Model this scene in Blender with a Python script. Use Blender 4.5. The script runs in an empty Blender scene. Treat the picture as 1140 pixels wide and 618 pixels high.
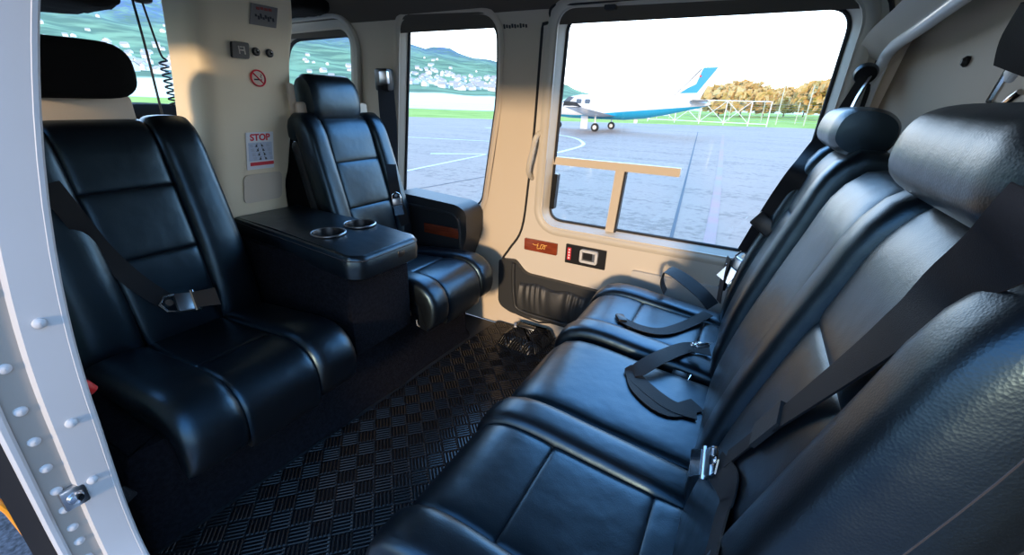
import bpy, bmesh, math, random
from mathutils import Vector, Matrix
from mathutils.bvhtree import BVHTree
from mathutils.geometry import delaunay_2d_cdt
random.seed(7)
PI = math.pi
scene = bpy.context.scene
COL = scene.collection

# ------------------------------------------------------------------ camera, world, sun, exposure
# metres; x runs aft, y runs across the cabin away from the camera, z up from the cabin floor
FPX = 471.0
def _n(v): return v.normalized()
def _d(px, py): return Vector(((px-570)/FPX, (309-py)/FPX, -1))
AY = _n(_d(850, 122)); AX = -_n(_d(-376, 81)); AZ = _n(AX.cross(AY)); AX = _n(AY.cross(AZ))
ROT = Matrix((AX, AY, AZ))
EYE = Vector((0, 0, 1.13))
cam_d = bpy.data.cameras.new('camera'); cam = bpy.data.objects.new('camera', cam_d); COL.objects.link(cam)
cam_d.sensor_width = 36; cam_d.sensor_fit = 'HORIZONTAL'; cam_d.lens = 36*FPX/1140
cam_d.clip_start = 0.02; cam_d.clip_end = 8000
cam.matrix_world = Matrix.Translation(EYE) @ ROT.to_4x4()
scene.camera = cam
def ray(px, py): return ROT @ _d(px, py)
def at_x(px, py, x): r = ray(px, py); return EYE+r*(x/r.x)
def at_y(px, py, y): r = ray(px, py); return EYE+r*(y/r.y)

scene.view_settings.view_transform = 'Standard'
scene.view_settings.look = 'None'
scene.view_settings.gamma = 1
scene.view_settings.use_curve_mapping = False
scene.view_settings.exposure = 0.0

world = bpy.data.worlds.new('sky'); scene.world = world; world.use_nodes = True
wn = world.node_tree; wn.nodes.clear()
def wnode(t, **k):
    n = wn.nodes.new(t)
    for a, b in k.items(): setattr(n, a, b)
    return n
w_tc = wnode('ShaderNodeTexCoord'); w_sep = wnode('ShaderNodeSeparateXYZ')
wn.links.new(w_tc.outputs['Generated'], w_sep.inputs[0])
w_ramp = wnode('ShaderNodeValToRGB')
wn.links.new(w_sep.outputs['Z'], w_ramp.inputs[0])
cr = w_ramp.color_ramp; cr.elements[0].position = 0.0; cr.elements[0].color = (1.0, .96, .90, 1)
cr.elements[1].position = 1.0; cr.elements[1].color = (.22, .42, .80, 1)
for p, c in ((.06, (.95, .96, .98)), (.20, (.85, 1.05, 1.30)), (.45, (.46, 1.0, 1.80)), (.72, (.28, .70, 1.45))):
    e = cr.elements.new(p); e.color = (*c, 1)
w_noise = wnode('ShaderNodeTexNoise'); w_noise.inputs['Scale'].default_value = 3.0; w_noise.inputs['Detail'].default_value = 4
wn.links.new(w_tc.outputs['Generated'], w_noise.inputs['Vector'])
w_mr = wnode('ShaderNodeMapRange'); w_mr.inputs['From Min'].default_value = .35; w_mr.inputs['From Max'].default_value = .65
w_mr.inputs['To Min'].default_value = .9; w_mr.inputs['To Max'].default_value = 1.15
wn.links.new(w_noise.outputs['Fac'], w_mr.inputs['Value'])
w_bg = wnode('ShaderNodeBackground'); w_out = wnode('ShaderNodeOutputWorld')
SKY = 4.2
w_side = wnode('ShaderNodeMapRange'); w_side.inputs['From Min'].default_value = -.45; w_side.inputs['From Max'].default_value = .35
w_side.inputs['To Min'].default_value = SKY*.40; w_side.inputs['To Max'].default_value = SKY
wn.links.new(w_sep.outputs['Y'], w_side.inputs['Value'])
w_mul = wnode('ShaderNodeMath', operation='MULTIPLY'); wn.links.new(w_side.outputs[0], w_mul.inputs[1])
wn.links.new(w_mr.outputs[0], w_mul.inputs[0])
wn.links.new(w_ramp.outputs[0], w_bg.inputs['Color']); wn.links.new(w_mul.outputs[0], w_bg.inputs['Strength'])
wn.links.new(w_bg.outputs[0], w_out.inputs[0])

sun_d = bpy.data.lights.new('evening_sun', 'SUN'); sun = bpy.data.objects.new('evening_sun', sun_d); COL.objects.link(sun)
sun_d.energy = 3.4; sun_d.angle = math.radians(5); sun_d.color = (1.0, .72, .44)
sun.rotation_euler = Vector((-.19, 1, -.18)).to_track_quat('-Z', 'Y').to_euler()

# ------------------------------------------------------------------ helpers
def tag(o, label=None, cat=None, group=None, kind=None):
    if label: o['label'] = label
    if cat: o['category'] = cat
    if group: o['group'] = group
    if kind: o['kind'] = kind
    return o
def empty(name, loc=(0, 0, 0), rz=0.0):
    o = bpy.data.objects.new(name, None); COL.objects.link(o); o.location = loc; o.rotation_euler = (0, 0, rz)
    o.empty_display_size = .1
    return o
def cat_rom(pts, n=8, closed=False):
    P = [Vector(p) for p in pts]; out = []
    m = len(P); segs = m if closed else m-1
    for i in range(segs):
        if closed: a, b, c, d = P[(i-1) % m], P[i], P[(i+1) % m], P[(i+2) % m]
        else: a, b, c, d = P[max(i-1, 0)], P[i], P[i+1], P[min(i+2, m-1)]
        for k in range(n):
            t = k/n
            out.append(.5*((2*b)+(c-a)*t+(2*a-5*b+4*c-d)*t*t+(3*b-a-3*c+d)*t**3))
    if not closed: out.append(P[-1])
    return out
def round_poly(pts, r, seg=6):
    """2D polygon with rounded corners; r a number or a list"""
    out = []; n = len(pts)
    for i in range(n):
        p0, p, p1 = Vector(pts[i-1]), Vector(pts[i]), Vector(pts[(i+1) % n])
        rr = r[i] if isinstance(r, (list, tuple)) else r
        a = (p0-p); b = (p1-p)
        if rr <= 0: out.append(tuple(p)); continue
        t = min(rr, a.length*.49, b.length*.49)
        A = p+a.normalized()*t; B = p+b.normalized()*t
        for k in range(seg+1):
            s = k/seg
            q = A*(1-s)**2+p*2*s*(1-s)+B*s*s
            out.append((q.x, q.y))
    return out
WORLD = False
class MB:
    def __init__(s): s.v = []; s.f = []
    def add(s, V, F, M=None):
        o = len(s.v)
        s.v += [tuple(M @ Vector(p)) if M else tuple(p) for p in V]
        s.f += [tuple(i+o for i in f) for f in F]
        return s
    def bm(s, b, M=None):
        b.verts.index_update()
        s.add([v.co.copy() for v in b.verts], [[v.index for v in f.verts] for f in b.faces], M); b.free(); return s
    def box(s, c, size, r=0.0, M=None, seg=2):
        b = bmesh.new(); bmesh.ops.create_cube(b, size=1)
        for v in b.verts: v.co = Vector((v.co.x*size[0], v.co.y*size[1], v.co.z*size[2]))
        if r > 0: bmesh.ops.bevel(b, geom=list(b.edges), offset=r, segments=seg, profile=.5, affect='EDGES')
        T = Matrix.Translation(c)
        return s.bm(b, T @ M if M else T)
    def cyl(s, a, b, r, r2=None, n=20, cap=True):
        a, b = Vector(a), Vector(b); r2 = r if r2 is None else r2
        q = (b-a).to_track_quat('Z', 'Y').to_matrix(); L = (b-a).length
        V = []; F = []
        for z, rr in ((0, r), (L, r2)):
            for k in range(n): V.append(a+q @ Vector((rr*math.cos(2*PI*k/n), rr*math.sin(2*PI*k/n), z)))
        for k in range(n): F.append((k, (k+1) % n, n+(k+1) % n, n+k))
        if cap: F.append(tuple(range(n-1, -1, -1))); F.append(tuple(range(n, 2*n)))
        return s.add(V, F)
    def lathe(s, prof, M=None, n=28, cap=False):
        V = []; F = []
        for r, z in prof:
            for k in range(n): V.append((r*math.cos(2*PI*k/n), r*math.sin(2*PI*k/n), z))
        for i in range(len(prof)-1):
            for k in range(n): F.append((i*n+k, i*n+(k+1) % n, (i+1)*n+(k+1) % n, (i+1)*n+k))
        if cap: F.append(tuple(range(n-1, -1, -1))); F.append(tuple((len(prof)-1)*n+k for k in range(n)))
        return s.add(V, F, M)
    def tube(s, pts, r, n=10, closed=False):
        P = [Vector(p) for p in pts]; m = len(P); V = []; F = []
        up = None
        for i in range(m):
            t = (P[(i+1) % m]-P[i-1]) if closed else (P[min(i+1, m-1)]-P[max(i-1, 0)])
            t = t.normalized() if t.length > 1e-9 else Vector((0, 0, 1))
            if up is None:
                up = Vector((0, 0, 1)) if abs(t.z) < .9 else Vector((1, 0, 0))
            up = (up-t*up.dot(t)).normalized(); sd = t.cross(up)
            rr = r[i] if isinstance(r, (list, tuple)) else r
            for k in range(n):
                a = 2*PI*k/n; V.append(P[i]+(up*math.cos(a)+sd*math.sin(a))*rr)
        for i in range(m if closed else m-1):
            j = (i+1) % m
            for k in range(n): F.append((i*n+k, i*n+(k+1) % n, j*n+(k+1) % n, j*n+k))
        if not closed: F.append(tuple(range(n-1, -1, -1))); F.append(tuple((m-1)*n+k for k in range(n)))
        return s.add(V, F)
    def prism(s, poly, fn0, fn1):
        """outline poly (2D) mapped by fn0 / fn1 into the two end faces"""
        n = len(poly)
        V = [fn0(*p) for p in poly]+[fn1(*p) for p in poly]
        F = [tuple(range(n)), tuple(range(2*n-1, n-1, -1))]+[(i, n+i, n+(i+1) % n, (i+1) % n) for i in range(n)]
        return s.add(V, F)
    def ribbon(s, pts, nrm, w, th=.0022, sm=6):
        """flat strap along pts; nrm = face normal at each point"""
        N0 = [Vector(n) for n in nrm] if isinstance(nrm, list) else [Vector(nrm)]*len(pts)
        P = cat_rom(pts, sm); N = cat_rom(N0, sm); m = len(P); V = []; F = []
        W = cat_rom([(x, 0, 0) for x in w], sm) if isinstance(w, list) else None
        for i in range(m):
            t = (P[min(i+1, m-1)]-P[max(i-1, 0)]).normalized(); n = N[i]
            sd = t.cross(n).normalized(); n = sd.cross(t).normalized(); ww = (W[i].x if W else w)/2
            for a, b in ((-1, -.5), (-1, .5), (1, .5), (1, -.5)): V.append(P[i]+sd*ww*a+n*th*b)
            if i:
                o = (i-1)*4
                for k in range(4): F.append((o+k, o+(k+1) % 4, o+4+(k+1) % 4, o+4+k))
        F.append((3, 2, 1, 0)); o = (m-1)*4; F.append((o, o+1, o+2, o+3))
        return s.add(V, F)
    def build(s, name, mat, parent=None, smooth=True, auto=40):
        me = bpy.data.meshes.new(name); me.from_pydata(s.v, [], s.f); me.update()
        b = bmesh.new(); b.from_mesh(me); bmesh.ops.recalc_face_normals(b, faces=b.faces)
        ca = math.cos(math.radians(auto))
        for e in b.edges:
            if len(e.link_faces) == 2: e.smooth = e.link_faces[0].normal.dot(e.link_faces[1].normal) > ca
        for f in b.faces: f.smooth = smooth
        b.to_mesh(me); b.free()
        if mat: me.materials.append(mat)
        if WORLD and parent and parent.type == 'EMPTY': me.transform(Matrix.Translation(-parent.location))
        o = bpy.data.objects.new(name, me); COL.objects.link(o)
        if parent: o.parent = parent
        return o
def patch(mb, C, NRM, u0, u1, v0, v1, T, B=.02, n=5.0, nu=20, nv=26, hf=None):
    """padded leather panel: C(v)->(x,z) side profile, NRM(v)->(x,z), u across in y; T loft, B underside depth"""
    V = []; idx = {}; F = []
    def e(s): return max(0.0, 1-abs(s)**n)**(1/n)
    for side in (0, 1):
        for i in range(nu+1):
            s = math.sin(PI/2*(2*i/nu-1))
            for j in range(nv+1):
                t = math.sin(PI/2*(2*j/nv-1))
                edge = i in (0, nu) or j in (0, nv)
                if side and edge: idx[(1, i, j)] = idx[(0, i, j)]; continue
                v = v0+(v1-v0)*(t+1)/2
                a = u0(v) if callable(u0) else u0; b = u1(v) if callable(u1) else u1
                u = a+(b-a)*(s+1)/2
                h = e(s)*e(t); h = h*T if not side else -h*B
                if hf and not side: h += hf(u, v, s, t)*e(s)*e(t)
                c = C(v); nn = NRM(v)
                V.append((c[0]+nn[0]*h, u, c[1]+nn[1]*h)); idx[(side, i, j)] = len(V)-1
    for side in (0, 1):
        for i in range(nu):
            for j in range(nv):
                q = [idx[(side, i, j)], idx[(side, i+1, j)], idx[(side, i+1, j+1)], idx[(side, i, j+1)]]
                F.append(q if side else q[::-1])
    return mb.add(V, F)
def profile(pts, flip=1):
    P = cat_rom([(a, 0, b) for a, b in pts], 12); L = [0]
    for i in range(1, len(P)): L.append(L[-1]+(P[i]-P[i-1]).length)
    tot = L[-1]
    def at(v):
        d = min(max(v, 0), 1)*tot
        for i in range(1, len(P)):
            if L[i] >= d-1e-9:
                t = (d-L[i-1])/max(L[i]-L[i-1], 1e-9); return P[i-1].lerp(P[i], t)
        return P[-1]
    def C(v): p = at(v); return (p.x, p.z)
    def N(v):
        a, b = at(max(v-.02, 0)), at(min(v+.02, 1)); d = (b-a).normalized()
        return (-d.z*flip, d.x*flip)
    return C, N
def inside(p, poly):
    x, y = p; c = False; n = len(poly)
    for i in range(n):
        x1, y1 = poly[i]; x2, y2 = poly[i-1]
        if (y1 > y) != (y2 > y) and x < (x2-x1)*(y-y1)/(y2-y1)+x1: c = not c
    return c
def sheet(mb, outline, holes, fn, step=.06, th=.012, off=(0, 1, 0)):
    """curved panel with openings: 2D outline + holes triangulated, mapped by fn, given thickness along off"""
    V = [Vector(p) for p in outline]; E = [(i, (i+1) % len(outline)) for i in range(len(outline))]
    for h in holes:
        o = len(V); V += [Vector(p) for p in h]; E += [(o+i, o+(i+1) % len(h)) for i in range(len(h))]
    xs = [p[0] for p in outline]; ys = [p[1] for p in outline]
    x = min(xs)+step/2
    while x < max(xs):
        y = min(ys)+step/2
        while y < max(ys):
            if inside((x, y), outline) and not any(inside((x, y), h) for h in holes): V.append(Vector((x+.003*math.sin(y*90), y)))
            y += step
        x += step
    r = delaunay_2d_cdt(V, E, [], 0, 1e-5)
    P = r[0]; T = []
    for f in r[2]:
        c = (P[f[0]]+P[f[1]]+P[f[2]])/3
        if inside(c, outline) and not any(inside(c, h) for h in holes): T.append(list(f))
    n = len(P); d = Vector(off)*th
    W = [Vector(fn(p.x, p.y)) for p in P]
    cnt = {}
    for f in T:
        for a, b in ((f[0], f[1]), (f[1], f[2]), (f[2], f[0])): cnt[(a, b)] = 1
    F = [tuple(f) for f in T]+[tuple(i+n for i in reversed(f)) for f in T]
    for (a, b) in cnt:
        if (b, a) not in cnt: F.append((b, a, a+n, b+n))
    return mb.add(W+[w+d for w in W], F)

# ------------------------------------------------------------------ materials
def mat(name, col, rough=.5, metal=0.0, spec=.5, bump=0, bscale=60, var=0, vscale=8, coat=0, sheen=0, col2=None, detail=6):
    m = bpy.data.materials.new(name); m.use_nodes = True; nt = m.node_tree; b = nt.nodes['Principled BSDF']
    b.inputs['Base Color'].default_value = (*col, 1); b.inputs['Roughness'].default_value = rough
    b.inputs['Metallic'].default_value = metal; b.inputs['Specular IOR Level'].default_value = spec
    if coat: b.inputs['Coat Weight'].default_value = coat; b.inputs['Coat Roughness'].default_value = .15
    if sheen: b.inputs['Sheen Weight'].default_value = sheen
    tc = nt.nodes.new('ShaderNodeTexCoord')
    if var or col2:
        nz = nt.nodes.new('ShaderNodeTexNoise'); nz.inputs['Scale'].default_value = vscale; nz.inputs['Detail'].default_value = detail
        nt.links.new(tc.outputs['Object'], nz.inputs['Vector'])
        rp = nt.nodes.new('ShaderNodeValToRGB'); rp.color_ramp.elements[0].position = .35; rp.color_ramp.elements[1].position = .65
        c2 = col2 or tuple(min(1, c*(1+var)) for c in col)
        rp.color_ramp.elements[0].color = (*col, 1); rp.color_ramp.elements[1].color = (*c2, 1)
        nt.links.new(nz.outputs['Fac'], rp.inputs[0]); nt.links.new(rp.outputs[0], b.inputs['Base Color'])
    if bump:
        nb = nt.nodes.new('ShaderNodeTexNoise'); nb.inputs['Scale'].default_value = bscale; nb.inputs['Detail'].default_value = 5
        nt.links.new(tc.outputs['Object'], nb.inputs['Vector'])
        bp = nt.nodes.new('ShaderNodeBump'); bp.inputs['Strength'].default_value = bump; bp.inputs['Distance'].default_value = .004
        nt.links.new(nb.outputs['Fac'], bp.inputs['Height']); nt.links.new(bp.outputs[0], b.inputs['Normal'])
    return m
M = {}
def leather(name, c):
    m = mat(name, c, .42, spec=1.0); m.node_tree.nodes['Principled BSDF'].inputs['Specular Tint'].default_value = (.48, .77, 1.0, 1)  # blue skylight sheen put into the specular tint
    nt = m.node_tree; b = nt.nodes['Principled BSDF']; tc = nt.nodes['Texture Coordinate']
    vo = nt.nodes.new('ShaderNodeTexVoronoi'); vo.inputs['Scale'].default_value = 420
    nz = nt.nodes.new('ShaderNodeTexNoise'); nz.inputs['Scale'].default_value = 7; nz.inputs['Detail'].default_value = 3
    nt.links.new(tc.outputs['Object'], vo.inputs['Vector']); nt.links.new(tc.outputs['Object'], nz.inputs['Vector'])
    b1 = nt.nodes.new('ShaderNodeBump'); b1.inputs['Strength'].default_value = .12; b1.inputs['Distance'].default_value = .001
    b2 = nt.nodes.new('ShaderNodeBump'); b2.inputs['Strength'].default_value = .35; b2.inputs['Distance'].default_value = .012
    nt.links.new(vo.outputs['Distance'], b1.inputs['Height']); nt.links.new(nz.outputs['Fac'], b2.inputs['Height'])
    nt.links.new(b1.outputs[0], b2.inputs['Normal']); nt.links.new(b2.outputs[0], b.inputs['Normal'])
    mr = nt.nodes.new('ShaderNodeMapRange'); mr.inputs['To Min'].default_value = .29; mr.inputs['To Max'].default_value = .40
    nt.links.new(nz.outputs['Fac'], mr.inputs['Value']); nt.links.new(mr.outputs[0], b.inputs['Roughness'])
    return m
M['leather'] = leather('black_leather', (.003, .0035, .005))
M['stitch'] = mat('grey_thread', (.035, .035, .042), .6)
M['carpet'] = mat('black_carpet', (.006, .006, .008), .95, spec=.1, bump=1.0, bscale=260, var=1.2, vscale=90)
M['trim'] = mat('beige_trim', (.64, .55, .44), .5, spec=.35, bump=.05, bscale=300)
M['trim_grey'] = mat('warm_grey_trim', (.60, .55, .47), .42, spec=.4)
M['trim_shaded'] = mat('shaded_bulkhead_trim', (.37, .295, .225), .55, spec=.3)  # beige trim with the bulkhead's shade put into its colour
M['white'] = mat('white_gloss_paint', (.90, .91, .93), .22, spec=.6)
M['jamb'] = mat('white_jamb_paint', (.55, .555, .57), .38, spec=.45, var=.03, vscale=5)
M['flange'] = mat('grey_flange_paint', (.37, .335, .30), .45)
M['pillar'] = mat('lit_pillar_trim', (.80, .69, .50), .5, spec=.3)  # trim colour raised to stand in for light falling on the pillar
M['head'] = mat('headliner', (.13, .11, .09), .8, spec=.2)
M['black'] = mat('black_plastic', (.012, .012, .013), .35)
M['dgrey'] = mat('dark_grey_vinyl', (.030, .032, .035), .48, bump=.15, bscale=220)
M['softblack'] = mat('black_fabric', (.006, .006, .006), .9, spec=.15, bump=.4, bscale=300)
M['belt'] = mat('black_webbing', (.010, .011, .014), .6, spec=.3, bump=.12, bscale=900)
M['chrome'] = mat('chrome', (.78, .80, .83), .14, metal=1)
M['steel'] = mat('brushed_steel', (.55, .57, .60), .3, metal=1)
M['rubber'] = mat('black_rubber', (.014, .014, .016), .6)
M['red'] = mat('red_enamel', (.60, .02, .02), .45)
M['paper'] = mat('white_card', (.78, .80, .84), .5)
M['redink'] = mat('red_ink', (.70, .03, .05), .6)
M['blackink'] = mat('black_ink', (.02, .02, .03), .6)
M['gold'] = mat('gold_leaf', (.95, .55, .14), .4)
M['yellow'] = mat('yellow_orange_paint', (.85, .33, .02), .3, coat=.5)
M['blueball'] = mat('blue_enamel', (.02, .05, .55), .2)
def wood(name):
    m = mat(name, (.22, .035, .012), .25, coat=.6); nt = m.node_tree; b = nt.nodes['Principled BSDF']; tc = nt.nodes['Texture Coordinate']
    mp = nt.nodes.new('ShaderNodeMapping'); mp.inputs['Scale'].default_value = (6, 40, 60)
    nz = nt.nodes.new('ShaderNodeTexNoise'); nz.inputs['Scale'].default_value = 3; nz.inputs['Detail'].default_value = 6
    rp = nt.nodes.new('ShaderNodeValToRGB'); rp.color_ramp.elements[0].color = (.09, .012, .006, 1); rp.color_ramp.elements[1].color = (.40, .075, .025, 1)
    nt.links.new(tc.outputs['Object'], mp.inputs[0]); nt.links.new(mp.outputs[0], nz.inputs['Vector']); nt.links.new(nz.outputs['Fac'], rp.inputs[0]); nt.links.new(rp.outputs[0], b.inputs['Base Color'])
    return m
M['wood'] = wood('red_burl_wood')
def glass(name, tint, fac):
    m = bpy.data.materials.new(name); m.use_nodes = True; nt = m.node_tree; nt.nodes.clear()
    o = nt.nodes.new('ShaderNodeOutputMaterial'); mx = nt.nodes.new('ShaderNodeMixShader'); t = nt.nodes.new('ShaderNodeBsdfTransparent'); g = nt.nodes.new('ShaderNodeBsdfGlossy')
    t.inputs[0].default_value = (*tint, 1); g.inputs['Roughness'].default_value = .02; mx.inputs[0].default_value = fac
    nt.links.new(t.outputs[0], mx.inputs[1]); nt.links.new(g.outputs[0], mx.inputs[2]); nt.links.new(mx.outputs[0], o.inputs[0])
    return m
M['glass'] = glass('clear_acrylic', (.97, .985, .985), .035)
def tread():
    m = mat('black_tread_rubber', (.006, .0065, .008), .45, spec=.35); nt = m.node_tree; b = nt.nodes['Principled BSDF']; tc = nt.nodes['Texture Coordinate']
    L = nt.links.new
    mp = nt.nodes.new('ShaderNodeMapping'); mp.inputs['Rotation'].default_value = (0, 0, math.radians(45)); mp.inputs['Scale'].default_value = (1/.0565,)*3
    L(tc.outputs['Object'], mp.inputs[0]); sp = nt.nodes.new('ShaderNodeSeparateXYZ'); L(mp.outputs[0], sp.inputs[0])
    def mth(op, a, b_=None, c=None):
        n = nt.nodes.new('ShaderNodeMath'); n.operation = op
        for i, x in enumerate((a, b_, c)):
            if x is None: continue
            if isinstance(x, (int, float)): n.inputs[i].default_value = x
            else: L(x, n.inputs[i])
        return n.outputs[0]
    X, Y = sp.outputs[0], sp.outputs[1]
    par = mth('MODULO', mth('ADD', mth('ADD', mth('FLOOR', X), mth('FLOOR', Y)), 400), 2)
    fx, fy = mth('FRACT', X), mth('FRACT', Y)
    mixu = mth('ADD', mth('MULTIPLY', fx, par), mth('MULTIPLY', fy, mth('SUBTRACT', 1, par)))
    mixv = mth('ADD', mth('MULTIPLY', fy, par), mth('MULTIPLY', fx, mth('SUBTRACT', 1, par)))
    bar = mth('SUBTRACT', .5, mth('ABSOLUTE', mth('SUBTRACT', mth('FRACT', mth('MULTIPLY', mixu, 5)), .5)))   # 0 edge .5 centre
    bar = mth('SMOOTH_MIN', mth('MULTIPLY', bar, 4.0), 1.15, .3)
    endm = mth('MINIMUM', mth('MULTIPLY', mth('SUBTRACT', .5, mth('ABSOLUTE', mth('SUBTRACT', mixv, .5))), 9), 1.0)
    h = mth('MULTIPLY', bar, endm)
    bp = nt.nodes.new('ShaderNodeBump'); bp.inputs['Strength'].default_value = 1; bp.inputs['Distance'].default_value = .0035
    L(h, bp.inputs['Height']); L(bp.outputs[0], b.inputs['Normal'])
    mr = nt.nodes.new('ShaderNodeMapRange'); mr.inputs['To Min'].default_value = .55; mr.inputs['To Max'].default_value = .22; L(h, mr.inputs['Value']); L(mr.outputs[0], b.inputs['Roughness'])
    return m
M['tread'] = tread()
def asphalt():
    m = mat('pale_concrete_apron', (.20, .21, .23), .7, spec=.4, bump=.3, bscale=30); nt = m.node_tree; b = nt.nodes['Principled BSDF']; tc = nt.nodes['Texture Coordinate']
    mp = nt.nodes.new('ShaderNodeMapping'); mp.inputs['Scale'].default_value = (.35, 1.6, 1); mp.inputs['Rotation'].default_value = (0, 0, .25)
    n1 = nt.nodes.new('ShaderNodeTexNoise'); n1.inputs['Scale'].default_value = .8; n1.inputs['Detail'].default_value = 9; n1.inputs['Roughness'].default_value = .65
    n2 = nt.nodes.new('ShaderNodeTexNoise'); n2.inputs['Scale'].default_value = 9; n2.inputs['Detail'].default_value = 8
    L = nt.links.new; L(tc.outputs['Object'], mp.inputs[0]); L(mp.outputs[0], n1.inputs['Vector']); L(tc.outputs['Object'], n2.inputs['Vector'])
    mx = nt.nodes.new('ShaderNodeMath'); mx.operation = 'ADD'; L(n1.outputs['Fac'], mx.inputs[0]); L(n2.outputs['Fac'], mx.inputs[1])
    rp = nt.nodes.new('ShaderNodeValToRGB'); rp.color_ramp.elements[0].position = .8; rp.color_ramp.elements[1].position = 1.25 if False else 1.0
    rp.color_ramp.elements[0].color = (.225, .14, .10, 1); rp.color_ramp.elements[1].color = (.355, .225, .165, 1)
    L(mx.outputs[0], rp.inputs[0]); L(rp.outputs[0], b.inputs['Base Color'])
    return m
M['asphalt'] = asphalt()
M['joint'] = mat('dark_joint_tar', (.05, .055, .065), .7)
M['line'] = mat('white_road_paint', (.72, .72, .70), .6, var=.1, vscale=3)
M['redline'] = mat('faded_red_paint', (.42, .20, .18), .7, col2=(.33, .23, .19), vscale=1.2)
M['grass'] = mat('mown_grass', (.27, .34, .05), .9, spec=.1, col2=(.40, .44, .09), vscale=.25)
M['field'] = mat('pale_runway', (.75, .70, .52), .8, spec=.1, col2=(.85, .8, .62), vscale=.05)
def hillmat():
    m = mat('meadow_and_forest', (.1, .2, .1), .95, spec=.05); nt = m.node_tree; b = nt.nodes['Principled BSDF']; L = nt.links.new
    g = nt.nodes.new('ShaderNodeNewGeometry'); sp = nt.nodes.new('ShaderNodeSeparateXYZ'); L(g.outputs['Position'], sp.inputs[0])
    n1 = nt.nodes.new('ShaderNodeTexNoise'); n1.inputs['Scale'].default_value = .012; n1.inputs['Detail'].default_value = 8; L(g.outputs['Position'], n1.inputs['Vector'])
    n2 = nt.nodes.new('ShaderNodeTexNoise'); n2.inputs['Scale'].default_value = .05; n2.inputs['Detail'].default_value = 6; L(g.outputs['Position'], n2.inputs['Vector'])
    rp = nt.nodes.new('ShaderNodeValToRGB'); e = rp.color_ramp.elements
    e[0].position = .42; e[0].color = (.125, .175, .10, 1); e[1].position = .6; e[1].color = (.24, .32, .165, 1)
    L(n1.outputs['Fac'], rp.inputs[0])
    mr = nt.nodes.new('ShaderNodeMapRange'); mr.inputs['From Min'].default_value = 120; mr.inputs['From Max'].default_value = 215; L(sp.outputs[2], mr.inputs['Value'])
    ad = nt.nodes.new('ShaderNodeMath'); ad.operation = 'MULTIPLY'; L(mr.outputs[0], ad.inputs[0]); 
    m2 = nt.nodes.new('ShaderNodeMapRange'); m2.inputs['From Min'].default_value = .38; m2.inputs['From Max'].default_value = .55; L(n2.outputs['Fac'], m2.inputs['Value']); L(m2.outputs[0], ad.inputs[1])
    mx = nt.nodes.new('ShaderNodeMix'); mx.data_type = 'RGBA'; L(ad.outputs[0], mx.inputs['Factor']); L(rp.outputs[0], mx.inputs['A']); mx.inputs['B'].default_value = (.12, .15, .225, 1)  # distance haze put into the bluish forest colour of the ridge
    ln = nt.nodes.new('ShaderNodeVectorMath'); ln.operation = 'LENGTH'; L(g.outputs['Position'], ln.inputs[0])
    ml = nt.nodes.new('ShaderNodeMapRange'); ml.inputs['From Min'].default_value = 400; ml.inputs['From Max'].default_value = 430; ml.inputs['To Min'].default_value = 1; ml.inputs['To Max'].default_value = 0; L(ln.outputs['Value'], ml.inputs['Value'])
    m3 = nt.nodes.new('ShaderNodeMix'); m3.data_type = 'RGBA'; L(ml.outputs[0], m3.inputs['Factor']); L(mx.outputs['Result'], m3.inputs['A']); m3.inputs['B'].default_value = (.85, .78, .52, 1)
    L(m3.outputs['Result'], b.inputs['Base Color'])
    return m
M['hill'] = hillmat()
M['bush'] = mat('autumn_foliage', (.56, .42, .17), .9, spec=.1, col2=(.74, .48, .22), vscale=2)
M['bark'] = mat('bark', (.10, .07, .05), .9)
M['plaster'] = mat('pale_plaster', (.82, .80, .77), .8)
M['roof'] = mat('grey_brown_roof', (.42, .36, .33), .8)
M['planewhite'] = mat('white_aircraft_paint', (.82, .82, .82), .25, coat=.3)
def livery():
    m = mat('white_and_turquoise_livery', (.82, .82, .82), .25, coat=.3); nt = m.node_tree; b = nt.nodes['Principled BSDF']; L = nt.links.new
    sp = nt.nodes.new('ShaderNodeSeparateXYZ'); L(nt.nodes['Texture Coordinate'].outputs['Object'], sp.inputs[0])
    k = nt.nodes.new('ShaderNodeMath'); k.operation = 'MULTIPLY_ADD'; L(sp.outputs[0], k.inputs[0]); k.inputs[1].default_value = .105; k.inputs[2].default_value = 1.33
    mxx = nt.nodes.new('ShaderNodeMath'); mxx.operation = 'MAXIMUM'; L(k.outputs[0], mxx.inputs[0]); mxx.inputs[1].default_value = 1.06; k = mxx
    c = nt.nodes.new('ShaderNodeMath'); c.operation = 'LESS_THAN'; L(sp.outputs[2], c.inputs[0]); L(k.outputs[0], c.inputs[1])
    mx = nt.nodes.new('ShaderNodeMix'); mx.data_type = 'RGBA'; L(c.outputs[0], mx.inputs['Factor']); mx.inputs['A'].default_value = (.82, .82, .82, 1); mx.inputs['B'].default_value = (.02, .36, .60, 1)
    L(mx.outputs['Result'], b.inputs['Base Color']); return m
M['livery'] = livery()
M['planeblue'] = mat('turquoise_aircraft_paint', (.02, .33, .56), .25, coat=.3)
M['darkglass'] = mat('dark_window', (.10, .13, .17), .12)

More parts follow.
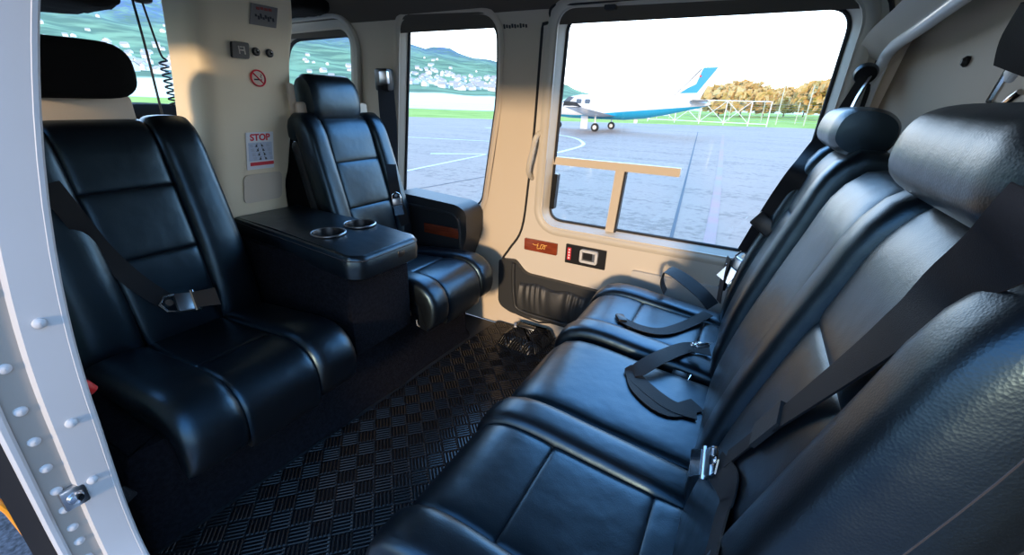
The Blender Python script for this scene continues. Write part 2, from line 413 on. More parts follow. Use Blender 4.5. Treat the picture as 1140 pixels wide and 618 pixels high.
# ------------------------------------------------------------------ cabin shell
GZ = -0.50                                            # ground level
def wy(z): return 1.81-(.17*((z-.6)/.9)**2 if z > .6 else 0)      # inner face of the far side
def ny(z): return 1.965-wy(z)                                    # its mirror on the near side
def W(x, z, off=0): return (x, wy(z)+off, z)
def NW(x, z, off=0): return (x, ny(z)-off, z)
DOOR = cat_rom([(-.797, 1.40, 0), (-.815, 1.306, 0), (-.841, 1.143, 0), (-.888, .793, 0), (-.919, .547, 0), (-.985, .43, 0), (-1.027, .358, 0), (-1.041, .253, 0), (-1.02, .14, 0), (-.96, .085, 0), (-.80, .062, 0)], 5)
DOOR = [(p.x, p.y) for p in DOOR]+round_poly([(.19, .062), (.255, .40), (.255, 1.455), (-.785, 1.455)], [0, .05, .12, .06], 8)[1:]
DOOR_S = [(p[0]*1.0, p[1]) for p in DOOR]
WIN_D = round_poly([(-.805, .607), (.168, .607), (.172, 1.412), (-.715, 1.425)], [.075, .05, .07, .05], 8)
WIN_1 = round_poly([(-1.72, .605), (-1.19, .61), (-1.055, 1.2), (-1.02, 1.425), (-1.49, 1.432)], [.06, .07, .3, .06, .05], 8)
WIN_C = round_poly([(-2.75, .95), (-2.04, .93), (-1.86, 1.41), (-2.35, 1.40)], [.08, .06, .05, .1], 8)
WIN_N = round_poly([(-2.70, .90), (-1.60, .88), (-1.58, 1.38), (-2.35, 1.36)], [.08, .06, .05, .1], 8)  # near cockpit opening, out of view, widened to let sun onto the pillar
JO = cat_rom([(-.797, 1.40, 0), (-.815, 1.306, 0), (-.841, 1.143, 0), (-.885, .80, 0), (-.915, .62, 0), (-.955, .46, 0), (-.985, .33, 0), (-.992, .20, 0), (-.95, .10, 0), (-.80, .062, 0)], 6)
JO = [(p.x, p.y) for p in JO]+DOOR[-(len(DOOR)-51):]
def grow(poly, d):
    n = len(poly); out = []
    A = sum(poly[i-1][0]*poly[i][1]-poly[i][0]*poly[i-1][1] for i in range(n))
    sg = 1 if A > 0 else -1
    for i in range(n):
        a, b, c = Vector(poly[i-1]), Vector(poly[i]), Vector(poly[(i+1) % n])
        t = (c-a).normalized(); out.append((b.x+t.y*d*sg, b.y-t.x*d*sg))
    return out
SIDE = [(-3.1, -.02), (.75, -.02), (.75, 1.50), (-2.5, 1.50), (-3.1, 1.05)]
o = sheet(MB(), SIDE, [grow(DOOR, .006), grow(WIN_1, .022), grow(WIN_C, .02)], lambda x, z: W(x, z), .07, .05).build('wall_far', M['trim'])
tag(o, 'beige far side of the cabin around the windows and door', 'wall', kind='structure')
o = sheet(MB(), SIDE, [grow(JO, .03), WIN_N], lambda x, z: NW(x, z), .07, .05, (0, -1, 0)).build('wall_near', M['trim'])
tag(o, 'near side of the cabin around the open doorway', 'wall', kind='structure')

def reveal(mb, poly, fn, a, b, da, db, bulge=.004, n=6):
    """window surround rolled from poly grown by a (depth da) in to poly grown by b (depth db)"""
    V = []; F = []; m = len(poly)
    for k in range(n+1):
        t = k/n; g = grow(poly, a+(b-a)*t)
        d = da+(db-da)*(t*t)-bulge*math.sin(PI*t)
        V += [fn(p[0], p[1], d) for p in g]
    for k in range(n):
        for i in range(m): F.append((k*m+i, k*m+(i+1) % m, (k+1)*m+(i+1) % m, (k+1)*m+i))
    return mb.add(V, F)
def loop_tube(mb, poly, fn, d, r, n=8): return mb.tube([fn(p[0], p[1], d) for p in poly], r, n, True)
def pane(name, poly, fn, d, parent):
    return sheet(MB(), poly, [], lambda x, z: fn(x, z, d), .12, .004, (0, 1 if fn is W else -1, 0)).build(name, M['glass'], parent)

# cabin window ahead of the door
w1 = reveal(MB(), WIN_1, W, .05, 0, -.003, .045, .008).build('window_1', M['trim']); tag(w1, 'tall rounded cabin window ahead of the door', 'window', kind='structure')
loop_tube(MB(), WIN_1, W, .04, .007).build('window_gasket', M['rubber'], w1)
pane('window_pane', grow(WIN_1, .01), W, .05, w1)
# cockpit windows, both sides
w2 = reveal(MB(), WIN_C, W, .06, 0, -.004, .04, .01).build('window_2', M['trim_grey']); tag(w2, 'cockpit side window beyond the far headrest', 'window', kind='structure')
loop_tube(MB(), WIN_C, W, .04, .010).build('window_gasket', M['rubber'], w2)
loop_tube(MB(), grow(WIN_C, .075), W, -.008, .014).build('window_frame', M['trim_grey'], w2)
pane('window_pane', grow(WIN_C, .01), W, .05, w2)
# the far door with its big window
d1 = sheet(MB(), DOOR, [grow(WIN_D, .022)], lambda x, z: W(x, z, -.004), .06, .045).build('door_1', mat('pale_door_trim', (.66, .60, .52), .45, spec=.35)); tag(d1, 'beige sliding cabin door with one large window', 'door', kind='structure')
loop_tube(MB(), grow(DOOR, .004), W, -.002, .0065).build('door_seal', M['rubber'], d1)
fr = reveal(MB(), WIN_D, W, .062, 0, -.006, .05, .014).build('window_surround', M['trim_grey'], d1)
loop_tube(MB(), WIN_D, W, .045, .007).build('window_gasket', M['rubber'], d1)
pane('window_pane', grow(WIN_D, .012), W, .055, d1)
# small sliding pane in the door window: rail, post, black pull
def wbox(mb, x0, x1, z0, z1, d0, d1_, r=.004):
    poly = round_poly([(x0, z0), (x1, z0), (x1, z1), (x0, z1)], r, 4)
    return mb.prism(poly, lambda x, z: W(x, z, d0), lambda x, z: W(x, z, d1_))
rail = wbox(MB(), -.80, -.235, .872, .906, .018, .045).build('sliding_pane_rail', M['trim'], d1)
post = MB().prism([(-.512, .60), (-.474, .60), (-.455, .875), (-.493, .875)], lambda x, z: W(x, z, .02), lambda x, z: W(x, z, .045)).build('sliding_pane_post', M['trim'], d1)
MB().prism([(-.472, .60), (-.466, .60), (-.447, .872), (-.453, .872)], lambda x, z: W(x, z, .022), lambda x, z: W(x, z, .05)).build('sliding_pane_seal', M['rubber'], d1)
MB().prism(round_poly([(-.790, .665), (-.768, .665), (-.755, .83), (-.777, .83)], .006, 4), lambda x, z: W(x, z, .015), lambda x, z: W(x, z, .045)).build('sliding_pane_pull', M['black'], d1)
# curved grab handle at the forward edge of the door
MB().tube(cat_rom([W(-.815, 1.02, .002), W(-.835, .99, -.04), W(-.852, .93, -.045), W(-.875, .84, -.042), W(-.875, .80, .002)], 6), .012, 10).build('grab_handle', M['trim_grey'], d1)
# wood plaque with gold script
pl = wbox(MB(), -.900, -.724, .449, .508, -.014, 0, .006).build('wood_plaque', M['wood'], d1)
def wcurve(pts, off, r, name, m, parent): return MB().tube(cat_rom([W(x, z, off) for x, z in pts], 5), r, 6).build(name, m, parent)
g = MB()
for pts in ([(-.853, .487), (-.842, .482), (-.832, .484), (-.822, .480)], [(-.824, .494), (-.828, .476), (-.826, .466), (-.812, .470)], [(-.806, .492), (-.812, .474), (-.806, .468), (-.800, .474)], [(-.806, .488), (-.795, .491), (-.792, .484), (-.800, .480), (-.793, .470)], [(-.785, .490), (-.790, .468)], [(-.792, .488), (-.776, .490)]):
    g.tube(cat_rom([W(x, z, -.015) for x, z in pts], 4), .0016, 6)
g.build('gold_script', M['gold'], pl)
# door latch: black plate, chrome ring, red mark
lt = wbox(MB(), -.680, -.484, .425, .518, -.012, 0, .004).build('latch_plate', M['black'], d1)
rp = round_poly([(-.605, .445), (-.520, .445), (-.520, .508), (-.605, .508)], .012, 5)
ri = grow(rp, -.012)
mbr = MB(); V = [W(p[0], p[1], -.026) for p in rp]+[W(p[0], p[1], -.026) for p in ri]+[W(p[0], p[1], -.010) for p in rp]+[W(p[0], p[1], -.010) for p in ri]; n_ = len(rp)
mbr.add(V, [(i, (i+1) % n_, n_+(i+1) % n_, n_+i) for i in range(n_)]+[(i, 2*n_+i, 2*n_+(i+1) % n_, (i+1) % n_) for i in range(n_)]+[(n_+i, n_+(i+1) % n_, 3*n_+(i+1) % n_, 3*n_+i) for i in range(n_)])
mbr.build('latch_handle', mat('polished_aluminium', (.78, .79, .80), .35, metal=.25), lt)
wbox(MB(), -.545, -.532, .458, .495, -.022, -.012, .002).build('latch_lever', M['steel'], lt)
wbox(MB(), -.670, -.652, .442, .502, -.0145, -.011, .002).build('red_latch_label', M['redink'], lt)
g = MB()
for k in range(4): wbox(g, -.665+.0012*(k % 2), -.657, .448+.0135*k, .456+.0135*k, -.0155, -.0142, .001)
g.build('label_marks', M['paper'], lt)
# lower door: black vinyl liner with a gathered leather map pocket
LIN = round_poly([(-1.035, .375), (-1.035, .115), (-.955, .085), (.10, .085), (.10, .31), (-.885, .325), (-.945, .385)], [.02, .07, .02, .02, .02, .03, .02], 5)
lin = MB().prism(LIN, lambda x, z: W(x, z, -.030), lambda x, z: W(x, z, 0)).build('door_liner', M['dgrey'], d1)
rimp = round_poly([(-.955, .365), (-.975, .30), (-.965, .15), (-.92, .105), (-.70, .10)], 0)
MB().tube(cat_rom([W(x, z, -.034) for x, z in [(-.945, .372), (-.945, .30), (-.935, .18), (-.90, .118), (-.70, .108), (-.2, .106)]], 6), .010, 10).build('liner_rim', M['dgrey'], lin)
def pocket():
    V = []; F = []; nx_, nz_ = 200, 20
    for i in range(nx_+1):
        x = -.905+i/nx_*.80
        for j in range(nz_+1):
            t = j/nz_; z = .125+t*.155+.006*math.sin(x*37)*t
            pl_ = (.5+.5*math.sin(x*150+2.6*math.sin(x*31)+t*3*math.sin(x*14)))*(.25+.75*t)+.5*math.sin(x*61+t*4)*(1-t)
            d = -.034-.022*math.sin(PI*min(1, t*.85+.15))**.7-.007*pl_
            if j == nz_ or j == 0 or i in (0, nx_): d = -.031
            V.append(W(x, z, d))
    for i in range(nx_):
        for j in range(nz_): a = i*(nz_+1)+j; F.append((a, a+1, a+nz_+2, a+nz_+1))
    return MB().add(V, F)
pocket().build('map_pocket', M['dgrey'], lin)
wbox(MB(), -.36, .10, .33, .455, -.022, 0, .012).build('door_ledge_panel', mat('pale_grey_vinyl', (.60, .585, .56), .5), d1)
# grey maker's lettering stamped on the wall, black stop button above the door
def text(name, s, size, Mx, m, parent=None, ext=.0006, bold=0.0):
    cu = bpy.data.curves.new(name, 'FONT'); cu.body = s; cu.size = size; cu.extrude = ext; cu.align_x = 'CENTER'; cu.align_y = 'CENTER'; cu.offset = bold
    to = bpy.data.objects.new(name, cu); COL.objects.link(to); bpy.context.view_layer.update()
    me = bpy.data.meshes.new_from_object(to.evaluated_get(bpy.context.evaluated_depsgraph_get())); bpy.data.objects.remove(to)
    me.transform(Mx); me.materials.clear(); me.materials.append(m)
    o = bpy.data.objects.new(name, me); COL.objects.link(o)
    if parent: o.parent = parent
    return o
g = MB()
xx = -.974
for k in range(9):
    wbox(g, xx, xx+.008, 1.395+.002*(k % 2), 1.410-.002*(k % 3), -.0015, .001, .001); xx += .0122
g.build('stamped_lettering', M['dgrey'], bpy.data.objects['wall_far'])
wbox(MB(), -.555, -.515, 1.432, 1.446, -.02, 0, .004).build('door_stop', M['black'], d1)

# floor: structural plate and a rubber tread mat
o = MB().box((-.95, .98, -.035), (4.2, 1.62, .05)).build('floor', M['dgrey']); tag(o, 'dark cabin floor', 'floor', kind='structure')
def mat_floor():
    return sheet(MB(), round_poly([(-1.145, .20), (.45, .20), (.45, 1.795), (-1.04, 1.795), (-1.06, 1.60), (-1.095, .9)], .02, 3), [], lambda x, y: (x, y, .004+.0012*math.sin(x*9)*math.sin(y*7)), .08, .012, (0, 0, -1))
o = mat_floor().build('tread_mat', M['tread']); tag(o, 'black rubber tread mat of five bar blocks on the cabin floor', 'mat')

# ceiling, aft bulkhead, mouldings
def roof():
    prof = [(wy(1.38), 1.40), (wy(1.46)-.02, 1.48), (1.52, 1.545), (1.2, 1.57), (.98, 1.575), (.76, 1.57), (.44, 1.545), (ny(1.46)+.02, 1.48), (ny(1.38), 1.40)]
    P = cat_rom([(0, a, b) for a, b in prof], 5); V = []; F = []; m = len(P); xs = [-2.45, -1.9, -1.2, -.5, .1, .8]
    for d in (0, .04):
        for x in xs: V += [(x, p.y, p.z+d) for p in P]
    k = len(xs)*m
    for i in range(len(xs)-1):
        for j in range(m-1): a = i*m+j; F += [(a, a+1, a+m+1, a+m), (k+a, k+a+m, k+a+m+1, k+a+1)]
    return MB().add(V, F)
o = roof().build('ceiling', M['head']); tag(o, 'grey brown cabin headliner', 'ceiling', kind='structure')
BX = .345
o = sheet(MB(), [(.17, -.02), (1.80, -.02), (1.81, .6), (1.77, 1.0), (1.70, 1.30), (1.60, 1.50), (.36, 1.50), (.2, 1.0)], [], lambda y, z: (BX+.05*max(0, (y-1.35)/.4)**2*-1.0+.06*max(0, z-1.15), y, z), .08, .03, (1, 0, 0)).build('wall_aft', M['trim_shaded'])
tag(o, 'curved beige bulkhead behind the rear seats', 'wall', kind='structure')
# white door post and roof moulding along the bulkhead edge
mold = [(.262, 1.785, .62), (.262, 1.765, .9), (.262, 1.735, 1.15), (.268, 1.69, 1.262), (.272, 1.62, 1.298), (.278, 1.45, 1.315), (.283, 1.2, 1.338), (.29, .9, 1.36), (.295, .45, 1.37)]
o = MB().tube(cat_rom(mold, 6), .015, 12).build('trim_1', M['white']); tag(o, 'glossy pale moulding along the rear bulkhead edge', 'moulding', kind='structure')
o = MB().ribbon([(a-.03, b+.012, c+.02) for a, b, c in mold[3:]], (-.5, -.1, -.85), .075, .006).build('trim_2', M['trim_grey']); tag(o, 'grey strip beside the rear roof moulding', 'moulding', kind='structure')
o = MB().ribbon([(a-.015, wy(c)-.012, c) for a, b, c in mold[:4]], (-.55, -.8, 0), .070, .006).build('trim_3', M['white']); tag(o, 'grey door post strip beside the far door', 'post', kind='structure')
fit = MB().lathe([(.001, .0), (.010, .0), (.011, .006), (.006, .012), (.001, .012)], Matrix.Translation((BX+.006, 1.315, 1.235)) @ Matrix.Rotation(-PI/2, 4, 'Y'), 16).build('coat_hook', M['black']); tag(fit, 'small black round stud on the rear bulkhead', 'hook')

# near doorway: deep white jamb, riveted step, black seal
def jamb(g0, g1, d0, d1, m, name, parent=None, n=5):
    mb = MB(); V = []; F = []; k0 = len(JO)
    for k in range(n+1):
        t = k/n; P = grow(JO, g0+(g1-g0)*t)
        V += [NW(p[0], p[1], d0+(d1-d0)*t) for p in P]
    for k in range(n):
        for i in range(k0): F.append((k*k0+i, k*k0+(i+1) % k0, (k+1)*k0+(i+1) % k0, (k+1)*k0+i))
    return mb.add(V, F).build(name, m, parent)
jb = jamb(0, .002, -.016, .032, M['jamb'], 'trim_4'); tag(jb, 'white frame of the open near doorway', 'door frame', kind='structure')
loop_tube(MB(), grow(JO, .006), NW, -.016, .007).build('inner_lip', M['jamb'], jb)
jamb(.002, .014, .032, .036, M['jamb'], 'frame_step', jb, 3)
jamb(.014, .018, .036, .080, M['flange'], 'rivet_flange', jb, 3)
loop_tube(MB(), grow(JO, .016), NW, .080, .008).build('outer_lip', M['jamb'], jb)
sl = MB(); 
sl = jamb(.022, .032, .086, .112, M['rubber'], 'door_seal', jb, 3)
rv = []
fwd = [p for p in cat_rom([(a, b, 0) for a, b in JO if a < -.77 and b > .09 and b < 1.3], 3)]
tot = 0; last = None
def rivet(p, d, g): 
    q = grow(JO, g); i = min(range(len(JO)), key=lambda k: (JO[k][0]-p[0])**2+(JO[k][1]-p[1])**2)
    c = Vector(NW(q[i][0], q[i][1], d)); mb = MB()
    mb.lathe([(.0085, 0), (.008, .003), (.005, .0055), (.0005, .0062)], Matrix.Translation(c) @ Matrix.Rotation(PI/2, 4, 'Y'), 14)
    return mb.build('rivet', M['jamb'], jb)
RV = [(.97, 0), (.86, 0), (.74, 0), (.655, 0), (.585, 0), (.52, 0), (.455, 0), (.40, 0), (.345, 0), (.30, 0), (.25, 0)]
def xz(z):
    c = [p for p in JO if p[0] < -.75]; return min(c, key=lambda p: abs(p[1]-z)+abs(p[0]+.9)*.05)
FINE = []
for i in range(len(JO)-1):
    a, b = Vector(JO[i]), Vector(JO[i+1])
    if a.x < -.6:
        for k in range(6): FINE.append(a.lerp(b, k/6))
def rivet_at(z, d, off):
    p = min([q for q in FINE if q.x < -.7], key=lambda q: abs(q.y-z))
    c = Vector(NW(p.x-off, p.y, d)); mb = MB()
    mb.lathe([(.0085, 0), (.008, .003), (.005, .0055), (.0005, .0062)], Matrix.Translation(c) @ Matrix.Rotation(PI/2, 4, 'Y'), 14)
    return mb.build('rivet', M['jamb'], jb)
for z, _ in RV: rivet_at(z, .056, .016)
for z in (.80, .60, .45): rivet_at(z, .012, .0)
lk = empty('door_lock', NW(-.965, .43, .040)); tag(lk, 'small chrome lock striker on the white door frame', 'lock')
MB().box((0, 0, 0), (.012, .036, .046), .005).build('lock_plate', M['steel'], lk)
MB().lathe([(.001, .014), (.010, .012), (.014, .004), (.014, 0)], Matrix.Rotation(PI/2, 4, 'Y'), 18).build('lock_bolt', M['chrome'], lk)

# orange edge of the open cockpit door ahead of the doorway, with its stay and blue knob
od = empty('open_cockpit_door', at_x(20, 560, -1.7)); tag(od, 'orange edge of an open cockpit door outside the white doorway frame', 'door')
def odp(px, py, x): return at_x(px, py, x)-Vector(od.location)
V = [odp(px, py, x) for x in (-1.70, -1.74) for px, py in ((-40, 430), (-40, 510), (-10, 536), (22, 572), (62, 622), (110, 640), (40, 520))]
MB().add(V, [tuple(range(7)), tuple(range(13, 6, -1))]+[(i, 7+i, 7+(i+1) % 7, (i+1) % 7) for i in range(7)]).build('door_panel', M['yellow'], od, False)
MB().tube([odp(-20, 522, -1.68), odp(20, 558, -1.68), odp(58, 612, -1.68), odp(80, 645, -1.68)], .006, 8).build('door_seal', M['rubber'], od)
MB().tube([odp(-20, 545, -1.69), odp(10, 570, -1.69), odp(50, 620, -1.69)], .009, 8).build('door_edge', M['yellow'], od)
MB().lathe([(.001, .016), (.011, .011), (.016, 0), (.011, -.011), (.001, -.016)], Matrix.Translation(odp(20, 559, -1.665)), 16).build('door_knob', M['blueball'], od)

# ------------------------------------------------------------------ cockpit partition, pillar
def pillar():
    rows = [(.30, .84, 1.14), (.72, .865, 1.132), (.85, .885, 1.165), (1.04, .905, 1.214), (1.20, .925, 1.236), (1.29, .935, 1.255), (1.40, .945, 1.285), (1.56, .955, 1.30)]
    Z = cat_rom([(a, b, c) for a, b, c in rows], 5); V = []; F = []
    sec = round_poly([(0, 0), (1, 0), (1, 1), (0, 1)], 0)
    m = None
    for z, y0, y1 in Z:
        P = round_poly([(-1.72, y0-.035), (-1.90, y0-.045), (-1.90, y1+.0), (-1.72, y1)], [.07, .03, .03, .014], 8); m = len(P)
        V += [(p[0], p[1], z) for p in P]
    for i in range(len(Z)-1):
        for j in range(m): F.append((i*m+j, i*m+(j+1) % m, (i+1)*m+(j+1) % m, (i+1)*m+j))
    return MB().add(V, F)
pil = pillar().build('wall_partition', M['pillar']); tag(pil, 'beige central pillar between the forward seats', 'pillar', kind='structure')
PX = -1.7185
def pbox(mb, y0, y1, z0, z1, t=.004, r=.003, sh=0.0):
    k = sh
    poly = round_poly([(y0-k, z0), (y1-k, z0), (y1+k, z1), (y0+k, z1)], r, 4)
    return mb.prism(poly, lambda y, z: (PX, y, z), lambda y, z: (PX+t, y, z))
st = pbox(MB(), .993, 1.104, .848, .987, .002, .002, .011).build('stop_notice', M['paper']); tag(st, 'white STOP notice with pictograms on the beige pillar', 'sign')
TM = Matrix(((0, 0, 1, 0), (1, 0, 0, 0), (0, 1, 0, 0), (0, 0, 0, 1)))           # text lying in the y-z plane, facing aft
SH = Matrix.Identity(4); SH[0][1] = .13
def ptext(s, size, y, z, m, parent, t=.0022, bold=0): return text('lettering', s, size, Matrix.Translation((PX+t, y, z)) @ TM @ SH, m, parent, bold=bold)
ptext('STOP', .0335, 1.057, .967, M['redink'], st, bold=.0012)
pbox(MB(), .998, 1.095, .862, .875, .0030, .001, .001).build('red_band', M['redink'], st)
pn = MB(); pbox(pn, 1.001, 1.097, .880, .949, .0028, .002, .005); pn.build('blue_panel', mat('pale_blue_ink', (.50, .58, .72), .6), st)
g = MB()
for r in range(4):
    for c in range(2):
        y, z = 1.036+c*.022+.0022*(3-r), .887+r*.0165
        g.box((PX+.003, y, z), (.001, .006, .009), .0004)
        g.box((PX+.003, y+.003*(1-2*c), z+.007), (.001, .003, .003), .0004)
        g.box((PX+.003, y-.005+c*.009, z-.003), (.001, .005, .0018), .0004)
g.build('pictograms', M['blackink'], st)
inkm = mat('grey_ink', (.30, .34, .42), .6)
for c in (0, 1):
    g = MB()
    for r in range(4):
        for k in range(3): g.box((PX+.003, 1.015+c*.067+.0022*(3-r), .884+r*.0165+k*.004), (.001, .014-.003*(k % 2), .0012))
    g.build('small_print', inkm, st)
# no smoking sticker
ns = MB().lathe([(.0005, .0012), (.029, .0012), (.029, 0)], Matrix.Translation((PX, 1.094, 1.181)) @ Matrix.Rotation(PI/2, 4, 'Y'), 32).build('no_smoking_sticker', M['trim']); tag(ns, 'round red no smoking sticker on the beige pillar', 'sign')
MB().tube([(PX+.002, 1.094+.0275*math.cos(a*PI/18), 1.181+.0275*math.sin(a*PI/18)) for a in range(36)], .003, 6, True).build('red_ring', M['redink'], ns)
MB().tube([(PX+.0028, 1.094-.019, 1.181+.019), (PX+.0028, 1.094+.019, 1.181-.019)], .0026, 6).build('red_bar', M['redink'], ns)
g = MB(); g.box((PX+.0018, 1.090, 1.176), (.001, .026, .005)); g.box((PX+.0018, 1.106, 1.176), (.001, .003, .005))
g.tube(cat_rom([(PX+.0018, 1.108, 1.182), (PX+.0018, 1.104, 1.187), (PX+.0018, 1.109, 1.191), (PX+.0018, 1.106, 1.196)], 3), .0012, 5)
g.build('cigarette_symbol', M['blackink'], ns)
# switch, two plugs, plate, placard
sw = pbox(MB(), 1.010, 1.070, 1.244, 1.297, .014, .006, .004).build('call_switch', M['black']); tag(sw, 'square black call switch on the beige pillar', 'switch')
g = MB()
for y0, y1, z0, z1 in ((1.028, 1.032, 1.258, 1.284), (1.048, 1.052, 1.258, 1.284), (1.030, 1.050, 1.269, 1.273), (1.034, 1.046, 1.280, 1.283)): g.box((PX+.0145, (y0+y1)/2+.003, (z0+z1)/2), (.001, y1-y0, z1-z0))
g.build('switch_symbol', M['trim_grey'], sw)
for y, lab in ((1.103, 'black headset socket beside the square black switch'), (1.157, 'black headset socket nearest the pillar edge by the cockpit window')):
    s_ = empty('headset_socket', (PX, y, 1.272)); tag(s_, lab, 'socket', 'headset sockets on the pillar')
    MB().lathe([(.0145, 0), (.0145, .006), (.011, .010), (.006, .010), (.006, .003), (.0005, .003)], Matrix.Rotation(PI/2, 4, 'Y'), 20).build('socket_ring', M['black'], s_)
    MB().box((.011, .003, .004), (.004, .005, .004), .001).build('socket_glint', M['steel'], s_)
pc = pbox(MB(), 1.108, 1.212, 1.362, 1.432, .003, .002, .010).build('engraved_placard', mat('dull_grey_film', (.20, .185, .175), .4)); tag(pc, 'dull grey framed placard high on the beige pillar', 'sign')
g = MB()
for k, (y, z) in enumerate([(1.140, 1.418), (1.156, 1.420), (1.172, 1.419), (1.188, 1.420)]): g.box((PX+.0035, y, z), (.001, .013, .009))
g.build('red_print', mat('faded_red_ink', (.30, .05, .04), .6), pc)
g = MB()
for k in range(8): g.box((PX+.0035, 1.128+k*.0095, 1.394-.006*(k % 2)), (.001, .007, .008+.004*(k % 3)))
g.build('dark_print', M['blackink'], pc)
bp = pbox(MB(), .952, 1.112, .722, .830, .005, .022, .010).build('access_cover', M['trim']); tag(bp, 'blank rounded access cover below the STOP notice', 'cover')
# partition shells behind the forward seat backs
o = MB().box((-1.845, .50, .45), (.05, .66, 1.0), .01).build('wall_forward', M['softblack']); tag(o, 'dark partition behind the near forward seat', 'partition', kind='structure')
o = MB().box((-1.845, 1.47, .45), (.05, .64, 1.0), .01).build('wall_forward_far', M['softblack']); tag(o, 'dark partition behind the far forward seat', 'partition', kind='structure')
# cockpit: glareshield, dark overhead pads, headset cords
def glare():
    P = cat_rom([(0, .25, .90), (0, .5, 1.04), (0, .98, 1.06), (0, 1.46, 1.04), (0, 1.72, .90)], 6); V = []; F = []; m = len(P)
    for x, dz in ((-2.62, -.05), (-2.66, 0), (-3.05, .0), (-3.1, -.12)): V += [(x, p.y, p.z+dz) for p in P]
    V += [(-2.60, p.y, -.02) for p in P]
    for i in range(3):
        for j in range(m-1): F.append((i*m+j, i*m+j+1, (i+1)*m+j+1, (i+1)*m+j))
    for j in range(m-1): F.append((j, j+1, 4*m+j+1, 4*m+j))
    return MB().add(V, F)
o = glare().build('instrument_panel', M['softblack']); tag(o, 'black instrument glareshield seen past the near headrest', 'panel')
def pad(name, c, s, label, seed, n=5):
    b = bmesh.new(); bmesh.ops.create_cube(b, size=1); bmesh.ops.subdivide_edges(b, edges=b.edges, cuts=10, use_grid_fill=True)
    r = random.Random(seed)
    for v in b.verts:
        p = v.co*2; q = Vector([math.copysign(abs(t)**.9, t) for t in p]); l = (abs(p.x)**n+abs(p.y)**n+abs(p.z)**n)**(1/n); q = p/l
        q = q*(1+.03*math.sin(q.x*23+seed)*math.sin(q.y*31))
        v.co = Vector((q.x*s[0]/2, q.y*s[1]/2, q.z*s[2]/2))
    o = MB().bm(b, Matrix.Translation(c)).build(name, M['softblack']); tag(o, label, 'overhead pad'); return o
pad('overhead_console', (-2.25, .66, 1.44), (.5, .42, .12), 'black quilted overhead pad above the near headrest', 1)
pad('sun_visor', (-2.05, 1.50, 1.52), (.4, .22, .10), 'dark folded sun visor above the far headrest', 2)
hc = MB().tube(cat_rom([(-2.35, 1.022, 1.50), (-2.35, 1.024, 1.30), (-2.35, 1.02, 1.06), (-2.35, 1.02, 1.0)], 6), .005, 8).build('hanging_cable', M['black']); tag(hc, 'straight black headset cord hanging before the windscreen', 'cord')
cc = empty('coiled_cord', (-2.35, 1.065, 1.01)); tag(cc, 'coiled black headset cord beside the beige pillar', 'cord')
pts = [(0.0, -.01, .46), (0, -.005, .40), (0, .008, .27), (0, .018, .245)]
coil = [(.016*math.sin(k*PI/4), .012+.016*math.cos(k*PI/4), .24-.0030*k/1.0) for k in range(64)]
MB().tube(cat_rom(pts, 5)+[Vector(p) for p in coil], .0042, 6).build('cord_coil', M['black'], cc)
MB().box((0, -.010, .49), (.06, .075, .085), .02).build('cord_plug', M['black'], cc)

